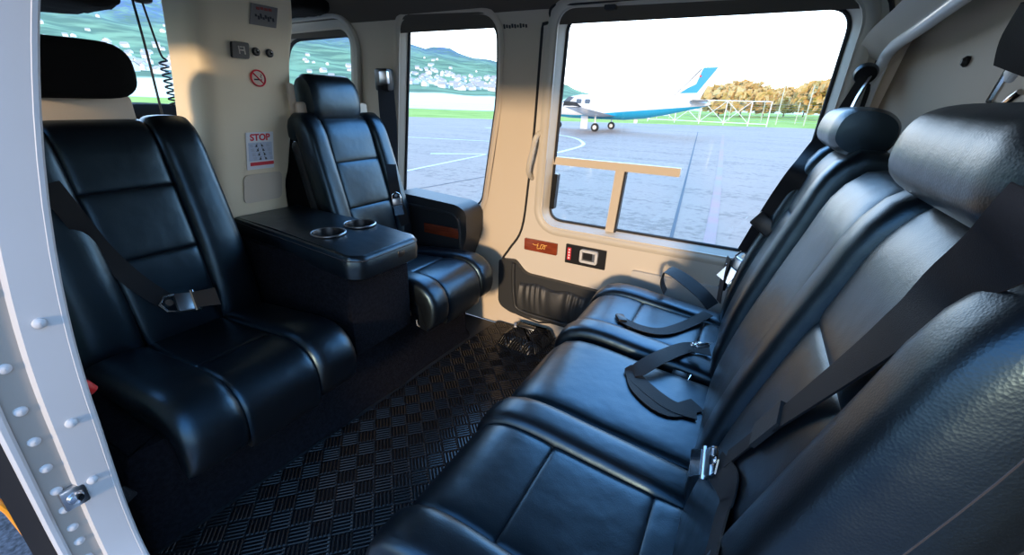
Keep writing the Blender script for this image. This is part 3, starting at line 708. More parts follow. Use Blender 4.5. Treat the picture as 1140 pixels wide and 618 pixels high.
# ------------------------------------------------------------------ seats
def make_seat(name, label, group, loc, rz, w=.46, bw=.105, back=1.0, head=True, rows=3, bolster=True, hz=0.0, hw=.29, hy=0.0, base=True, top_w=.90, hsize=1.0):
    root = empty(name, loc, rz); tag(root, label, 'seat', group)
    C, N = profile([(-.03, .385), (.08, .388), (.22, .400), (.34, .413), (.41, .408), (.452, .375), (.462, .315), (.452, .245)])
    B = lambda h: .40+(h-.40)*back
    CB, NB = profile([(-.015, .39), (-.030, B(.49)), (-.058, B(.62)), (-.095, B(.75)), (-.132, B(.87)), (-.155, B(.945)), (-.188, B(.985)), (-.228, B(.975)), (-.250, B(.92))], -1)
    h = w/2; lt = M['leather']; ci = h-(bw if bolster else 0)
    # cushion
    MB().box((.20, 0, .295 if base else .340), (.46, w-.03, .19 if base else .10), .03).build('seat_pan', lt, root)
    cu = patch(MB(), C, N, -h+.004, h-.004, 0, 1, .004, .07, 8).build('seat_cushion', lt, root)
    if bolster:
        cut = .50
        if base:
            patch(MB(), C, N, -ci, ci, 0, .15, .030, .02, 9).build('cushion_panel', lt, cu)
            patch(MB(), C, N, -ci, ci, .142, cut+.004, .030, .02, 9).build('cushion_panel', lt, cu)
        else: patch(MB(), C, N, -ci, ci, 0, cut+.004, .030, .02, 9).build('cushion_panel', lt, cu)
        patch(MB(), C, N, -ci, ci, cut-.004, 1, .030, .02, 9).build('cushion_panel', lt, cu)
        for s in (-1, 1):
            a, b = sorted((s*(ci-.003), s*h))
            patch(MB(), C, N, a, b, 0, .97, .046, .06, 3.6, 16, 30).build('side_bolster', lt, cu)
    else:
        patch(MB(), C, N, -h, h, 0, 1, .040, .05, 7).build('cushion_panel', lt, cu)
    MB().tube([(C(.93)[0]+N(.93)[0]*.012, y, C(.93)[1]) for y in (-h+.03, 0, h-.03)], .004, 6).build('piping', lt, cu)
    # back
    def hv(v): return h*(1-(1-top_w)*max(0, (v-.25)/.75)**1.6)
    def ii(v): return hv(v)-(bw*(1-.15*v) if bolster else 0)
    bk = patch(MB(), CB, NB, lambda v: -hv(v)+.006, lambda v: hv(v)-.006, 0, 1, .004, .06, 7, 20, 34).build('backrest', lt, root)
    if bolster:
        cuts = [0, .62, 1] if rows == 2 else [0, .36, .62, 1]
        for a, b in zip(cuts, cuts[1:]):
            patch(MB(), CB, NB, lambda v: -ii(v), ii, a-.004, b+.004 if b < 1 else .97, .030, .02, 8).build('back_panel', lt, bk)
        patch(MB(), CB, NB, lambda v: hv(v)-bw*(1-.15*v)-.003, hv, .0, .99, .050, .07, 3.2, 16, 34).build('side_bolster', lt, bk)
        patch(MB(), CB, NB, lambda v: -hv(v), lambda v: -hv(v)+bw*(1-.15*v)+.003, .0, .99, .050, .07, 3.2, 16, 34).build('side_bolster', lt, bk)
    else:
        patch(MB(), CB, NB, lambda v: -hv(v), hv, 0, .98, .045, .06, 5, 20, 34).build('back_panel', lt, bk)
    # shell behind the back
    sh = MB(); V = []
    ct = CB(.86)
    ang = math.atan2(.132-.03, (B(.87)-B(.49)))
    R_ = Matrix.Rotation(-ang, 4, 'Y')
    sh.box((-.165, 0, (.34+B(.93))/2), (.085, w*.90, (B(.93)-.34)), .03, R_).build('back_shell', M['dgrey'], root)
    # stitching down both outer faces of the backrest
    for s in (-1, 1):
        sm = MB(); pts = [(CB(v)[0]-NB(v)[0]*.012, s*(hv(v)-.0015), CB(v)[1]-NB(v)[1]*.012) for v in [k/24 for k in range(2, 23)]]
        sm.tube(pts, .0016, 5).build('stitching', M['stitch'], bk)
    if head:
        HZ = B(.985)+.052+hz; hx = -.175 if base else -.215
        n5 = 3.4; b = bmesh.new(); bmesh.ops.create_cube(b, size=1); bmesh.ops.subdivide_edges(b, edges=b.edges, cuts=12, use_grid_fill=True)
        for v in b.verts:
            p = v.co*2; l = (abs(p.x)**2.3+abs(p.z)**2.6)**(1/2.4); 
            m_ = max(abs(p.x), abs(p.z), 1e-6); q = p.copy(); k = m_/max(l, 1e-6); q.x *= k; q.z *= k
            e = (1-abs(p.y)**14*.16); q.x *= e; q.z *= e
            q.y *= 1-.035*(q.x**2+q.z**2)
            v.co = Vector((q.x*.064, q.y*hw/2, q.z*.054*hsize))
        MB().bm(b, Matrix.Translation((hx, hy, HZ)) @ Matrix.Rotation(-.16, 4, 'Y')).build('headrest', lt, root)
        for s in (-1, 1): MB().cyl((hx-.005, hy+s*.06, HZ-.03), (hx-.02, hy+s*.06, B(.90)), .007).build('headrest_post', M['steel'], root)
    if base:
        MB().box((.17, 0, .118-loc[2]), (.40, w-.05, .222), .02).build('seat_base', M['carpet'], root)
    return root
AFT = 'rear bench seats facing forward'; FWD = 'forward seats facing the rear bench'
R180 = PI
s_near = make_seat('cabin_seat', 'large black leather rear seat nearest the camera', AFT, (.035, .555, 0), R180, w=.47, rows=2, top_w=.88, back=1.05, hz=.022, hw=.33)
s_mid = make_seat('cabin_seat', 'narrow rear seat without headrest between the two bolstered seats', AFT, (.045, .972, -.012), R180, w=.345, back=1.03, head=False, bolster=False, top_w=.86)
s_far = make_seat('cabin_seat', 'black leather rear seat beside the far cabin door', AFT, (.035, 1.405, 0), R180, w=.47, rows=2, top_w=.88, back=1.05, hz=.022, hw=.33)
s_fn = make_seat('cabin_seat', 'dark leather forward seat beside the open doorway frame', FWD, (-1.49, .552, 0), 0, w=.51, bw=.145, back=1.05, head=False, rows=3, top_w=.95, base=False)
s_ff = make_seat('cabin_seat', 'blue sheened forward seat beyond the cupholder console', FWD, (-1.465, 1.395, 0), 0, w=.46, bw=.105, back=1.06, rows=3, hz=.038, hsize=1.85, hw=.255, hy=-.02, top_w=.93, base=False)
# near forward seat: tall fabric headrest on a beige panel; beige panel behind the far one too
b = bmesh.new(); bmesh.ops.create_cube(b, size=1); bmesh.ops.subdivide_edges(b, edges=b.edges, cuts=12, use_grid_fill=True)
for v in b.verts:
    p = v.co*2; l = (abs(p.x)**4+abs(p.y)**5+abs(p.z)**3.2)**(1/3.8); m_ = max(abs(p.x), abs(p.y), abs(p.z)); q = p*(m_/max(l, .01))
    v.co = Vector((q.x*.05, q.y*.155, q.z*.075))
MB().bm(b, Matrix.Translation((-.17, -.035, 1.175))).build('headrest', M['softblack'], s_fn)
MB().box((-.205, -.045, 1.05), (.03, .31, .12), .012).build('headrest_panel', M['trim'], s_fn)
MB().box((-.215, .0, 1.05), (.025, .38, .10), .012).build('headrest_panel', M['trim'], s_ff)
MB().box((-.235, -.185, 1.09), (.02, .03, .16), .008).build('headrest_side', M['trim'], s_ff)
# carpeted plinth under the forward seats
def plinth():
    V = []; F = []
    P = round_poly([(-1.81, .22), (-1.17, .22), (-1.125, .9), (-1.10, 1.60), (-1.81, 1.64)], [.01, .03, .3, .05, .01], 6); m = len(P)
    for z, g_ in ((.0, .014), (.012, .012), (.03, .002), (.10, 0), (.26, -.01), (.285, -.03)):
        Q = grow(P, g_); V += [(p[0]+.006*math.sin(p[1]*41)*(z < .02), p[1], z) for p in Q]
    for i in range(5):
        for j in range(m): F.append((i*m+j, i*m+(j+1) % m, (i+1)*m+(j+1) % m, (i+1)*m+j))
    F.append(tuple(5*m+k for k in range(m)))
    return MB().add(V, F)
o = plinth().build('seat_plinth', M['carpet']); tag(o, 'black carpeted plinth under the forward seats', 'plinth')
bk_ = empty('seat_hook', (-1.095, 1.20, .285)); tag(bk_, 'small pale wire hook below the far forward seat', 'hook')
MB().tube(cat_rom([(.02, -.02, -.005), (.022, -.018, -.03), (.024, 0, -.042), (.022, .018, -.03), (.02, .016, -.012)], 5), .003, 6).build('wire', M['trim_grey'], bk_)
MB().box((-.01, -.055, .028), (.03, .05, .03), .006).build('bracket', M['steel'], bk_)

# ------------------------------------------------------------------ centre console with cupholders
cs = empty('centre_console', (-1.38, 1.0, 0)); tag(cs, 'black leather topped console with two cupholders between forward seats', 'console')
con = MB(); con.box((-1.385, .99, .455), (.66, .285, .333), .012); con.build('console_body', M['carpet'], cs).location = (1.38, -1.0, 0)
LID = [(-1.71, .88), (-1.04, .835), (-1.0, .87), (-1.0, 1.125), (-1.03, 1.150), (-1.71, 1.165)]
CUP = [(-1.245, .948), (-1.245, 1.090)]
def circ(c, r, n=28): return [(c[0]+r*math.cos(2*PI*k/n), c[1]+r*math.sin(2*PI*k/n)) for k in range(n)]
CR = .053
lid2 = round_poly(LID, [.015, .02, .02, .02, .02, .015], 5)
lm = MB(); V = []; F = []; m = len(lid2)
def lz(x): return .683-.02*max(0, (x+1.35)/.35)**2
lm2 = sheet(MB(), grow(lid2, -.014), [circ(c, CR) for c in CUP], lambda x, y: (x, y, lz(x)), .05, .002, (0, 0, -1))
lev = [(-.014, 0), (-.005, -.003), (0, -.012), (.003, -.040), (0, -.075), (-.012, -.085)]
for g_, dz in lev: V += [(p[0], p[1], lz(p[0])+dz) for p in grow(lid2, g_)]
for i in range(len(lev)-1):
    for j in range(m): F.append((i*m+j, i*m+(j+1) % m, (i+1)*m+(j+1) % m, (i+1)*m+j))
F.append(tuple((len(lev)-1)*m+k for k in range(m)))
ld = lm2.add(V, F).build('console_lid', M['leather'], cs); ld.location = (1.38, -1.0, 0)
def off(o): o.location = (1.38, -1.0, 0); return o
for c in CUP:
    z = lz(c[0])
    cpm = MB().lathe([(CR+.006, .001), (CR+.004, .005), (CR-.002, .005), (CR-.005, -.002), (CR-.008, -.055), (.001, -.055)], Matrix.Translation((c[0]+1.38, c[1]-1.0, z)), 32).build('cupholder', M['black'], cs)
    MB().tube([(c[0]+1.38+(CR+.004)*math.cos(k*PI/16), c[1]-1+(CR+.004)*math.sin(k*PI/16), z+.004) for k in range(32)], .003, 6, True).build('cupholder_ring', M['steel'], cpm)
off(MB().box((-.9985, 1.04, .628), (.006, .032, .022), .003).build('lid_latch', M['black'], cs))
st2 = MB(); gg = [p for p in grow(lid2, .0005)]
st2.tube([(p[0], p[1], lz(p[0])-.014) for p in gg], .002, 5, True); off(st2.build('stitching', M['stitch'], cs))

# far side armrest box below the forward window
am = empty('side_armrest', (-1.33, 1.74, .3)); tag(am, 'black armrest box with wood inlay below the forward window', 'armrest')
AR = round_poly([(-1.60, .36), (-1.20, .36), (-1.15, .50), (-1.15, .625), (-1.20, .655), (-1.60, .675)], [.01, .02, .03, .05, .05, .02], 6)
def A(x, y, z): return (x+1.33, y-1.74, z-.3)
MB().prism(AR, lambda x, z: A(x, 1.655, z), lambda x, z: A(x, 1.80, z)).build('armrest_box', M['dgrey'], am)
MB().tube(cat_rom([A(x, 1.652, z) for x, z in [(-1.58, .62), (-1.29, .612), (-1.22, .60), (-1.19, .56), (-1.185, .40)]], 6), .009, 8).build('armrest_rim', M['dgrey'], am)
MB().box(A(-1.30, 1.650, .513), (.22, .012, .052), .005).build('wood_inlay', M['wood'], am)

# track cover at the foot of the door
tk = empty('track_cover', (-.82, 1.70, .0)); tag(tk, 'rounded tread covered floor hump at the foot of the door', 'cover')
V = []; F = []
P = round_poly([(-.10, -.10), (.09, -.12), (.12, .09), (-.09, .09)], .03, 5); m = len(P)
for z, g_ in ((.005, .012), (.03, .0), (.05, -.012), (.058, -.035)): V += [(p[0], p[1], z) for p in grow(P, g_)]
for i in range(3):
    for j in range(m): F.append((i*m+j, i*m+(j+1) % m, (i+1)*m+(j+1) % m, (i+1)*m+j))
F.append(tuple(3*m+k for k in range(m)))
MB().add(V, F).build('hump', M['tread'], tk)
MB().box((-.01, .03, .059), (.09, .035, .006), .002).build('cover_plate', M['steel'], tk)
MB().box((-.07, .015, .060), (.012, .045, .005), .002, Matrix.Rotation(.5, 4, 'Z')).build('white_edge', M['paper'], tk)

# ------------------------------------------------------------------ seat belts laid over the seats
bpy.context.view_layer.update()
def bvh_of(roots):
    V = []; F = []
    for r in roots:
        for o in [r]+list(r.children_recursive):
            if o.type == 'MESH' and o.name.split('.')[0] not in ('stitching',):
                k = len(V); V += [o.matrix_world @ v.co for v in o.data.vertices]; F += [[i+k for i in p.vertices] for p in o.data.polygons]
    return BVHTree.FromPolygons(V, F)
BV = bvh_of([s_near, s_mid, s_far, s_fn, s_ff])
def lay(pix, lift=.006, n=None):
    P = []; Nn = []
    for q in pix:
        if len(q) == 3 and isinstance(q, Vector): P.append(q); Nn.append(Nn[-1] if Nn else Vector((-1, 0, .5))); continue
        r = ray(q[0], q[1]).normalized(); hit = BV.ray_cast(EYE, r)
        l = q[2] if len(q) > 2 else lift
        nm = hit[1]
        if nm.dot(r) > 0: nm = -nm
        P.append(hit[0]+nm*.004-r*max(0, l-.004)); Nn.append(nm)
    return P, Nn
def smoothn(Nn, k=2):
    for _ in range(k): Nn = [(Nn[max(i-1, 0)]+Nn[i]*1.5+Nn[min(i+1, len(Nn)-1)]).normalized() for i in range(len(Nn))]
    return Nn
def frame_at(p, xdir, nrm):
    x = Vector(xdir).normalized(); z = (Vector(nrm)-x*Vector(nrm).dot(x)).normalized(); y = z.cross(x)
    m = Matrix((x, y, z)).transposed().to_4x4(); m.translation = p; return m
def buckle(parent, Mx, s=1.0, style=0):
    """chrome lift-latch buckle, x along the strap"""
    Mi = Mx @ Matrix.Scale(s, 4)
    global WORLD
    WORLD = False; h = MB(); h.box((0, 0, .004), (.050, .046, .012), .004); o = h.build('buckle', M['steel'], parent); WORLD = True; place(o, Mi)
    f = MB(); f.add([(.012, -.020, .011), (.058, -.023, .016), (.058, .023, .016), (.012, .020, .011), (.012, -.020, .014), (.058, -.023, .020), (.058, .023, .020), (.012, .020, .014)], [(0, 1, 2, 3), (7, 6, 5, 4), (0, 4, 5, 1), (1, 5, 6, 2), (2, 6, 7, 3), (3, 7, 4, 0)])
    f.build('buckle_flap', M['chrome'], o)
    t = MB(); t.tube([(-.024, -.022, .006), (-.045, -.018, .006), (-.056, 0, .006), (-.045, .018, .006), (-.024, .022, .006)], .003, 8); t.cyl((-.040, 0, .006), (-.040, 0, .013), .008)
    t.build('buckle_tongue', M['chrome'], o)
    r = MB()
    r.cyl((.012, -.026, .008), (.012, .026, .008), .006, n=10)
    r.build('buckle_pin', M['chrome'], o)
    return o
BG = 'lap and shoulder belts'
def place(o, Mx): o.matrix_basis = Matrix.Translation(-o.parent.location) @ Mx
# 1 near rear seat
def box_local(size, r, name, m, parent):
    global WORLD
    WORLD = False; o = MB().box((0, 0, 0), size, r).build(name, m, parent); WORLD = True; return o
WORLD = True
def near_belt():
    r = empty('seat_belt', (0.12, .45, .9)); tag(r, 'shoulder belt with chrome buckle crossing the rear seat nearest the camera', 'seat belt', BG)
    P, Nn = lay([(1175, 225, .03), (1130, 268, .03), (1060, 322, .028), (1000, 372, .028), (940, 418, .022), (880, 462, .016), (852, 482, .012), (812, 513, .010)])
    MB().ribbon(P, smoothn(Nn, 4), [.047, .047, .046, .046, .044, .034, .026, .03]).build('shoulder_strap', M['belt'], r)
    k, kn = lay([(874, 462, .019), (843, 487, .017)]); MB().ribbon(k, smoothn(kn), .036, .007).build('strap_keeper', M['dgrey'], r)
    P, Nn = lay([(800, 520, .008), (815, 545, .008), (806, 580, .008), (790, 640, .008)]); MB().ribbon(P, smoothn(Nn), .048).build('lap_strap', M['belt'], r)
    (p, q), (n1, n2) = lay([(822, 512, .016), (775, 521, .016)])
    buckle(r, frame_at((p+q)/2, q-p, (n1+n2)), 1.0)
    bpy.context.view_layer.update()
    return r
near_belt()
def buckle_fix(r):
    bpy.context.view_layer.update()
# 2 middle rear seat
def mid_belt():
    r = empty('seat_belt', (-.1, .98, .46)); tag(r, 'folded lap belt with open buckles heaped on the narrow rear seat', 'seat belt', BG)
    P, Nn = lay([(790, 392, .03), (765, 388, .045), (735, 398, .05), (712, 412, .03), (704, 416, .01), (716, 430, .008), (745, 452, .008), (775, 462, .008)])
    MB().ribbon(P, smoothn(Nn, 3), .046).build('lap_strap', M['belt'], r)
    P, Nn = lay([(705, 416, .006), (712, 436, .006), (742, 458, .006), (776, 452, .006)]); MB().ribbon(P, smoothn(Nn, 3), .046).build('lap_strap', M['belt'], r)
    (p, q), (n1, n2) = lay([(768, 384, .035), (795, 390, .035)]); buckle(r, frame_at((p+q)/2, q-p, Vector((0, -.3, 1))), .85)
    (p, q), (n1, n2) = lay([(745, 414, .03), (772, 424, .03)]); o = box_local((.055, .035, .012), .004, 'belt_tongue', M['black'], r); place(o, frame_at((p+q)/2, q-p, Vector((0, -.3, 1))))
    MB().tube([(-.024, -.015, .007), (.02, -.015, .007), (.024, .012, .007)], .0025, 6).build('tongue_edge', M['chrome'], o)
    return r
mid_belt()
# 3 far rear seat: lap straps
def far_belt():
    r = empty('seat_belt', (-.2, 1.45, .46)); tag(r, 'black lap belt looped across the rear seat beside the far door', 'seat belt', BG)
    P, Nn = lay([(690, 356, .008), (712, 366, .012), (738, 370, .014), (765, 362, .016), (788, 350, .016)]); MB().ribbon(P, smoothn(Nn, 3), .040).build('lap_strap', M['belt'], r)
    p0 = Vector((-.14, 1.60, .49)); 
    MB().ribbon([(-.185, 1.615, .462), (-.205, 1.615, .505), (-.195, 1.612, .548), (-.17, 1.60, .555), (-.11, 1.58, .535), (-.05, 1.56, .505), (-.01, 1.545, .475)], [Vector((-1, 0, .2)), Vector((-1, 0, .3)), Vector((-.6, 0, 1)), Vector((.3, -.3, 1)), Vector((.3, -.4, 1)), Vector((.3, -.4, 1)), Vector((.3, -.4, 1))], .062).build('lap_strap', M['belt'], r)
    (p, q), (n1, n2) = lay([(685, 355, .012), (697, 356, .012)]); o = box_local((.030, .045, .014), .004, 'belt_tongue', M['black'], r); place(o, frame_at((p+q)/2, q-p, n1))
    return r
far_belt()
# 4 far rear shoulder belt with reel, hanging beside the door window
def far_shoulder():
    r = empty('shoulder_harness', (.2, 1.66, 1.2)); tag(r, 'shoulder harness hanging from the reel between door window and rear bulkhead', 'seat belt', BG)
    a = Vector((.235, 1.672, 1.235))
    MB().lathe([(.001, -.012), (.026, -.012), (.030, 0), (.026, .012), (.001, .012)], Matrix.Translation(a) @ Matrix.Rotation(PI/2, 4, 'X') @ Matrix.Rotation(.5, 4, 'X'), 24).build('belt_reel', M['black'], r)
    def over(px, py):
        rr_ = ray(px, py).normalized(); h = BV.ray_cast(EYE, rr_); q = at_y(px, py, 1.63)
        return h[0]-rr_*.022 if h[0] is not None and (h[0]-EYE).length < (q-EYE).length else q
    MB().ribbon([a+Vector((0, -.01, -.01))]+[at_y(934, 132, 1.65), at_y(908, 166, 1.63)]+[over(px, py) for px, py in ((890, 192), (870, 221), (848, 254), (829, 282))], [Vector((-.3, -1, .15))]*7, [.03, .036, .05, .06, .064, .062, .055]).build('shoulder_strap', M['belt'], r)
    MB().ribbon([a+Vector((.01, -.02, -.01)), (.225, 1.62, 1.17), (.21, 1.58, 1.10)], [Vector((-1, -.35, .3))]*3, .012).build('tether', M['steel'], r)
    k = box_local((.052, .075, .016), .006, 'strap_keeper', M['black'], r); place(k, frame_at(over(851, 250)-ray(851, 250).normalized()*.01, (-.4, 0, -.6), (-.3, -1, .15)))
    buckle(r, frame_at(over(820, 296), (-.35, 0, -.7), (-.3, -1, .2)), 1.1)
    o = box_local((.05, .03, .008), .003, 'end_fitting', M['chrome'], r); place(o, frame_at(over(808, 316), (-.35, 0, -.7), (-.3, -1, .2)))
    MB().ribbon([(.005, 1.625, .64), (.0, 1.62, .56), (.005, 1.61, .47)], [Vector((-1, -.3, .3))]*3, .046).build('lap_strap', M['belt'], r)
    return r
far_shoulder()
# 5 far forward seat: reel on the wall, strap, tongue
def ff_belt():
    r = empty('shoulder_harness', (-1.63, 1.66, .9)); tag(r, 'shoulder belt with wall reel and chrome tongue beside the forward window', 'seat belt', BG)
    MB().box((-1.625, 1.665, 1.205), (.085, .05, .10), .012).build('belt_reel', M['black'], r)
    MB().box((-1.600, 1.640, 1.215), (.05, .02, .055), .005).build('reel_plate', M['steel'], r)
    MB().ribbon([(-1.605, 1.650, 1.18), (-1.603, 1.648, 1.08), (-1.598, 1.645, .98), (-1.590, 1.640, .86), (-1.575, 1.63, .80), (-1.545, 1.62, .70)], [Vector((.8, -.6, .1))]*6, [.075, .078, .075, .06, .05, .04]).build('shoulder_strap', M['belt'], r)
    MB().ribbon([at_x(435, 183, -1.44), at_x(438, 203, -1.40), at_x(443, 225, -1.385), at_x(452, 250, -1.38)], [Vector((.8, -.6, .2))]*4, .046).build('lap_strap', M['belt'], r)
    buckle(r, frame_at(at_x(442, 226, -1.37), (.1, .03, -1), (.8, -.6, .2)), .9)
    return r
ff_belt()
# 6 near forward seat
def fn_belt():
    r = empty('seat_belt', (-1.45, .45, .6)); tag(r, 'dark diagonal belt with chrome flap buckle on the seat by the doorway', 'seat belt', BG)
    P, Nn = lay([(52, 205, .010), (80, 240, .010), (115, 280, .010), (150, 313, .012), (185, 336, .012)]); MB().ribbon(P, smoothn(Nn, 3), .05).build('shoulder_strap', M['belt'], r)
    (p, q), (n1, n2) = lay([(182, 340, .022), (240, 333, .022)]); buckle(r, frame_at(p.lerp(q, .42), q-p, Vector((.75, -.25, .7))), 1.35)
    return r
fn_belt()
# 7 harness hanging by the bulkhead behind the near seat
hb = empty('shoulder_harness', (.28, .85, 1.2)); WORLD = True; tag(hb, 'black strap and chrome fitting hanging on the bulkhead above the near headrest', 'seat belt', BG)
MB().ribbon([at_x(1165, 15, .26), at_x(1143, 48, .26), at_x(1127, 78, .262)], [Vector((-1, -.6, .2))]*3, [.07, .065, .045], .01).build('harness_strap', M['belt'], hb)
WORLD = False
MB().box((0, 0, 0), (.010, .022, .016), .004, Matrix.Rotation(.7, 4, 'X')).build('fitting', M['paper'], hb).location = (-.012, -.015, -.017)
MB().tube([(-.012, -.005, -.01), (-.016, .0, -.05), (-.012, -.02, -.06), (-.006, -.045, -.04)], .0045, 8).build('hook', M['chrome'], hb)

# small things: red tag, webbing ends, metal bracket by the doorway
rt = empty('red_tag', tuple(at_x(91, 430, -1.06))); tag(rt, 'small red knob beside the white door frame', 'knob')
MB().lathe([(.001, .026), (.010, .022), (.014, .0), (.010, -.022), (.001, -.026)], Matrix.Rotation(.6, 4, 'X'), 16).build('knob', M['red'], rt)
MB().cyl((0, 0, -.02), (-.05, 0, -.06), .006).build('stem', M['steel'], rt)
fb = MB().box(at_x(138, 553, -1.1), (.010, .035, .04), .004, Matrix.Rotation(.4, 4, 'X')).build('floor_bracket', M['dgrey']); tag(fb, 'grey metal bracket behind the lower white door frame', 'bracket')

# ------------------------------------------------------------------ outside: apron, grass, hills
o = MB().add([(-140, -30, GZ), (140, -30, GZ), (140, 54, GZ), (4, 54, GZ), (-20, 38, GZ), (-34, 28, GZ), (-140, -20, GZ)], [(0, 1, 2, 3, 4, 5, 6)]).build('tarmac', M['asphalt'], smooth=False); tag(o, 'pale grey concrete apron outside', 'apron', kind='structure')
o = MB().add([(-900, -400, GZ-.03), (900, -400, GZ-.03), (900, 500, GZ-.03), (-900, 500, GZ-.03)], [(0, 1, 2, 3)]).build('field', M['grass'], smooth=False); tag(o, 'green airfield grass beyond the apron', 'grass', kind='structure')
o = MB().add([(-330, 20, GZ-.0), (-45, 61, GZ-.0), (-15, 88, GZ-.0), (-60, 260, GZ-.0), (-330, 200, GZ)], [(0, 1, 2, 3, 4)]).build('runway', M['field'], smooth=False); tag(o, 'pale runway strip before the hillside', 'runway', kind='structure')
o = MB().add([(-40, -25, GZ+.004), (40, -25, GZ+.004), (40, 2.2, GZ+.004), (-40, 2.2, GZ+.004)], [(0, 1, 2, 3)]).build('dark_ground_strip', mat('dark_speckled_ground', (.025, .028, .036), .8, col2=(.11, .12, .15), vscale=60, bump=.4, bscale=120), smooth=False); tag(o, 'dark speckled ground beneath the doorway', 'apron', kind='structure')  # darker speckled sheet over the near part of the apron
def flat(name, poly, m, label, z=.006):
    o = MB().add([(p[0], p[1], GZ+z) for p in poly], [tuple(range(len(poly)))]).build(name, m, smooth=False); tag(o, label, 'marking', kind='structure'); return o
def gpt(px, py): r = ray(px, py); p = EYE+r*((GZ-EYE.z)/r.z); return Vector((p.x, p.y))
def gstrip(name, pts, w, m, label, z=.006):
    P = [Vector((p[0], p[1], 0)) for p in pts]; P = cat_rom(P, 6) if len(P) > 2 else P; L = []; R = []
    for i, p in enumerate(P):
        t = (P[min(i+1, len(P)-1)]-P[max(i-1, 0)]).normalized(); s = Vector((-t.y, t.x, 0))*w/2; L.append(p+s); R.append(p-s)
    mb = MB(); n = len(P); mb.add([(q.x, q.y, GZ+z) for q in L+R], [(i, i+1, n+i+1, n+i) for i in range(n-1)])
    o = mb.build(name, m, smooth=False); tag(o, label, 'marking', kind='structure')
gstrip('apron_joint', [tuple(gpt(777, 147)), tuple(gpt(742, 285))], .045, M['joint'], 'dark joint line in the apron')
gstrip('apron_curve', [(-15.5, 24.5), (-9.5, 22.6), (-6.75, 18.9), (-6.1, 15.4), (-6.4, 13.4), (-9, 11.0)], .16, M['line'], 'white curved marking on the apron')
gstrip('apron_line', [(-8.1, 7.4), (-9.4, 15.5)], .12, M['line'], 'white line on the apron behind the forward window', .006) if False else None
gstrip('apron_line', [tuple(gpt(440, 193)), tuple(gpt(556, 169))], .09, M['line'], 'white line crossing the apron outside the forward window')
gstrip('apron_line', [tuple(gpt(440, 215)), tuple(gpt(556, 194))], .03, M['joint'], 'dark joint crossing the apron outside the forward window')
gstrip('apron_line', [tuple(gpt(440, 152)), tuple(gpt(556, 158))], .12, M['line'], 'white faint line farther out on the apron')
gstrip('apron_line', [tuple(gpt(805, 150)), tuple(gpt(800, 200)), tuple(gpt(786, 290))], .15, M['redline'], 'faded red line on the apron')
RIDGE = [(-180, 5), (-100, 9.0), (-75, 8.8), (-64, 7.9), (-54, 6.9), (-41.5, 6.0), (-36.6, 5.35), (-31.5, 4.5), (-26, 3.0), (-22, 1.9), (-20, 1.3), (-15, .7), (-5, .5), (60, .6), (180, 2)]
def ridge(a):
    for (a0, e0), (a1, e1) in zip(RIDGE, RIDGE[1:]):
        if a0 <= a <= a1: return e0+(e1-e0)*(a-a0)/(a1-a0)
    return 1
def hill_z(a, d):
    D0, D1 = 260, 2200
    t = min(1, max(0, (d-D0)/(D1-D0))); e = ridge(a)
    bump = .10*math.sin(a*1.3)+.06*math.sin(a*3.1+1)+.05*math.sin(a*7.7)
    el = (e+bump*min(1, e/3)*t)*(t**.75)
    if e < 1: el *= 1
    return GZ-.05+d*math.tan(math.radians(el))+6*math.sin(a*.9+d*.01)*t*min(1, e/4)
def hills():
    V = []; F = []; na, nd = 180, 40
    A_ = [-112+i*(172)/na for i in range(na+1)]; D_ = [255+1950*(j/nd)**1.5 for j in range(nd+1)]
    for a in A_:
        for d in D_: V.append((d*math.sin(math.radians(a)), d*math.cos(math.radians(a)), hill_z(a, d)))
    for i in range(na):
        for j in range(nd): q = i*(nd+1)+j; F.append((q, q+1, q+nd+2, q+nd+1))
    return MB().add(V, F)
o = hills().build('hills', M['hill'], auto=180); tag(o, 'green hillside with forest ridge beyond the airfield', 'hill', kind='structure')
# village houses on the slope
def house_mesh():
    w = MB(); w.box((0, 0, 2.2), (1, .8, 4.6)); return w
hp = empty('house', (0, 0, -1000)); HB = MB().prism([(-4.5, -1), (4.5, -1), (4.5, 5.5), (0, 8.5), (-4.5, 5.5)], lambda x, z: (x, -5, z), lambda x, z: (x, 5, z)).build('house_walls', M['plaster'], hp, False)
HR = MB(); HR.prism([(-5.2, 5.1), (0, 8.6), (5.2, 5.1), (5.2, 5.5), (0, 9.2), (-5.2, 5.5)], lambda x, z: (x, -5.6, z), lambda x, z: (x, 5.6, z)); HR = HR.build('house_roof', M['roof'], hp, False)
rr = random.Random(3); hn = 0; HP = []
def put_house(a, d, s, rz):
    global hn
    x, y = d*math.sin(math.radians(a)), d*math.cos(math.radians(a))
    if any((x-p[0])**2+(y-p[1])**2 < (7.6*(s+p[2]))**2 for p in HP): return
    HP.append((x, y, s))
    r = hp if hn == 0 else hp.copy()
    if hn: COL.objects.link(r)
    r.location = (x, y, hill_z(a, d)-.5); r.rotation_euler = (0, 0, rz); r.scale = (s, s, s)
    if hn:
        for ch in (HB, HR): c = ch.copy(); COL.objects.link(c); c.parent = r
    tag(r, 'small pale house in the village on the green hillside', 'house', 'hillside village houses'); hn += 1
for k in range(900):
    if hn >= 290: break
    q = rr.random()
    if q < .58: a = rr.uniform(-45, -29); d = 560+600*rr.random()**1.5
    elif q < .66: a = rr.uniform(-46, -30); d = rr.uniform(900, 1700)
    elif q < .90: a = rr.uniform(-74, -62); d = 470+500*rr.random()**1.3
    elif q < .95: a = rr.uniform(-76, -60); d = rr.uniform(800, 1700)
    else: a = rr.uniform(-57, -47); d = rr.uniform(600, 1300)
    put_house(a, d, rr.uniform(.5, .95), rr.uniform(0, PI))

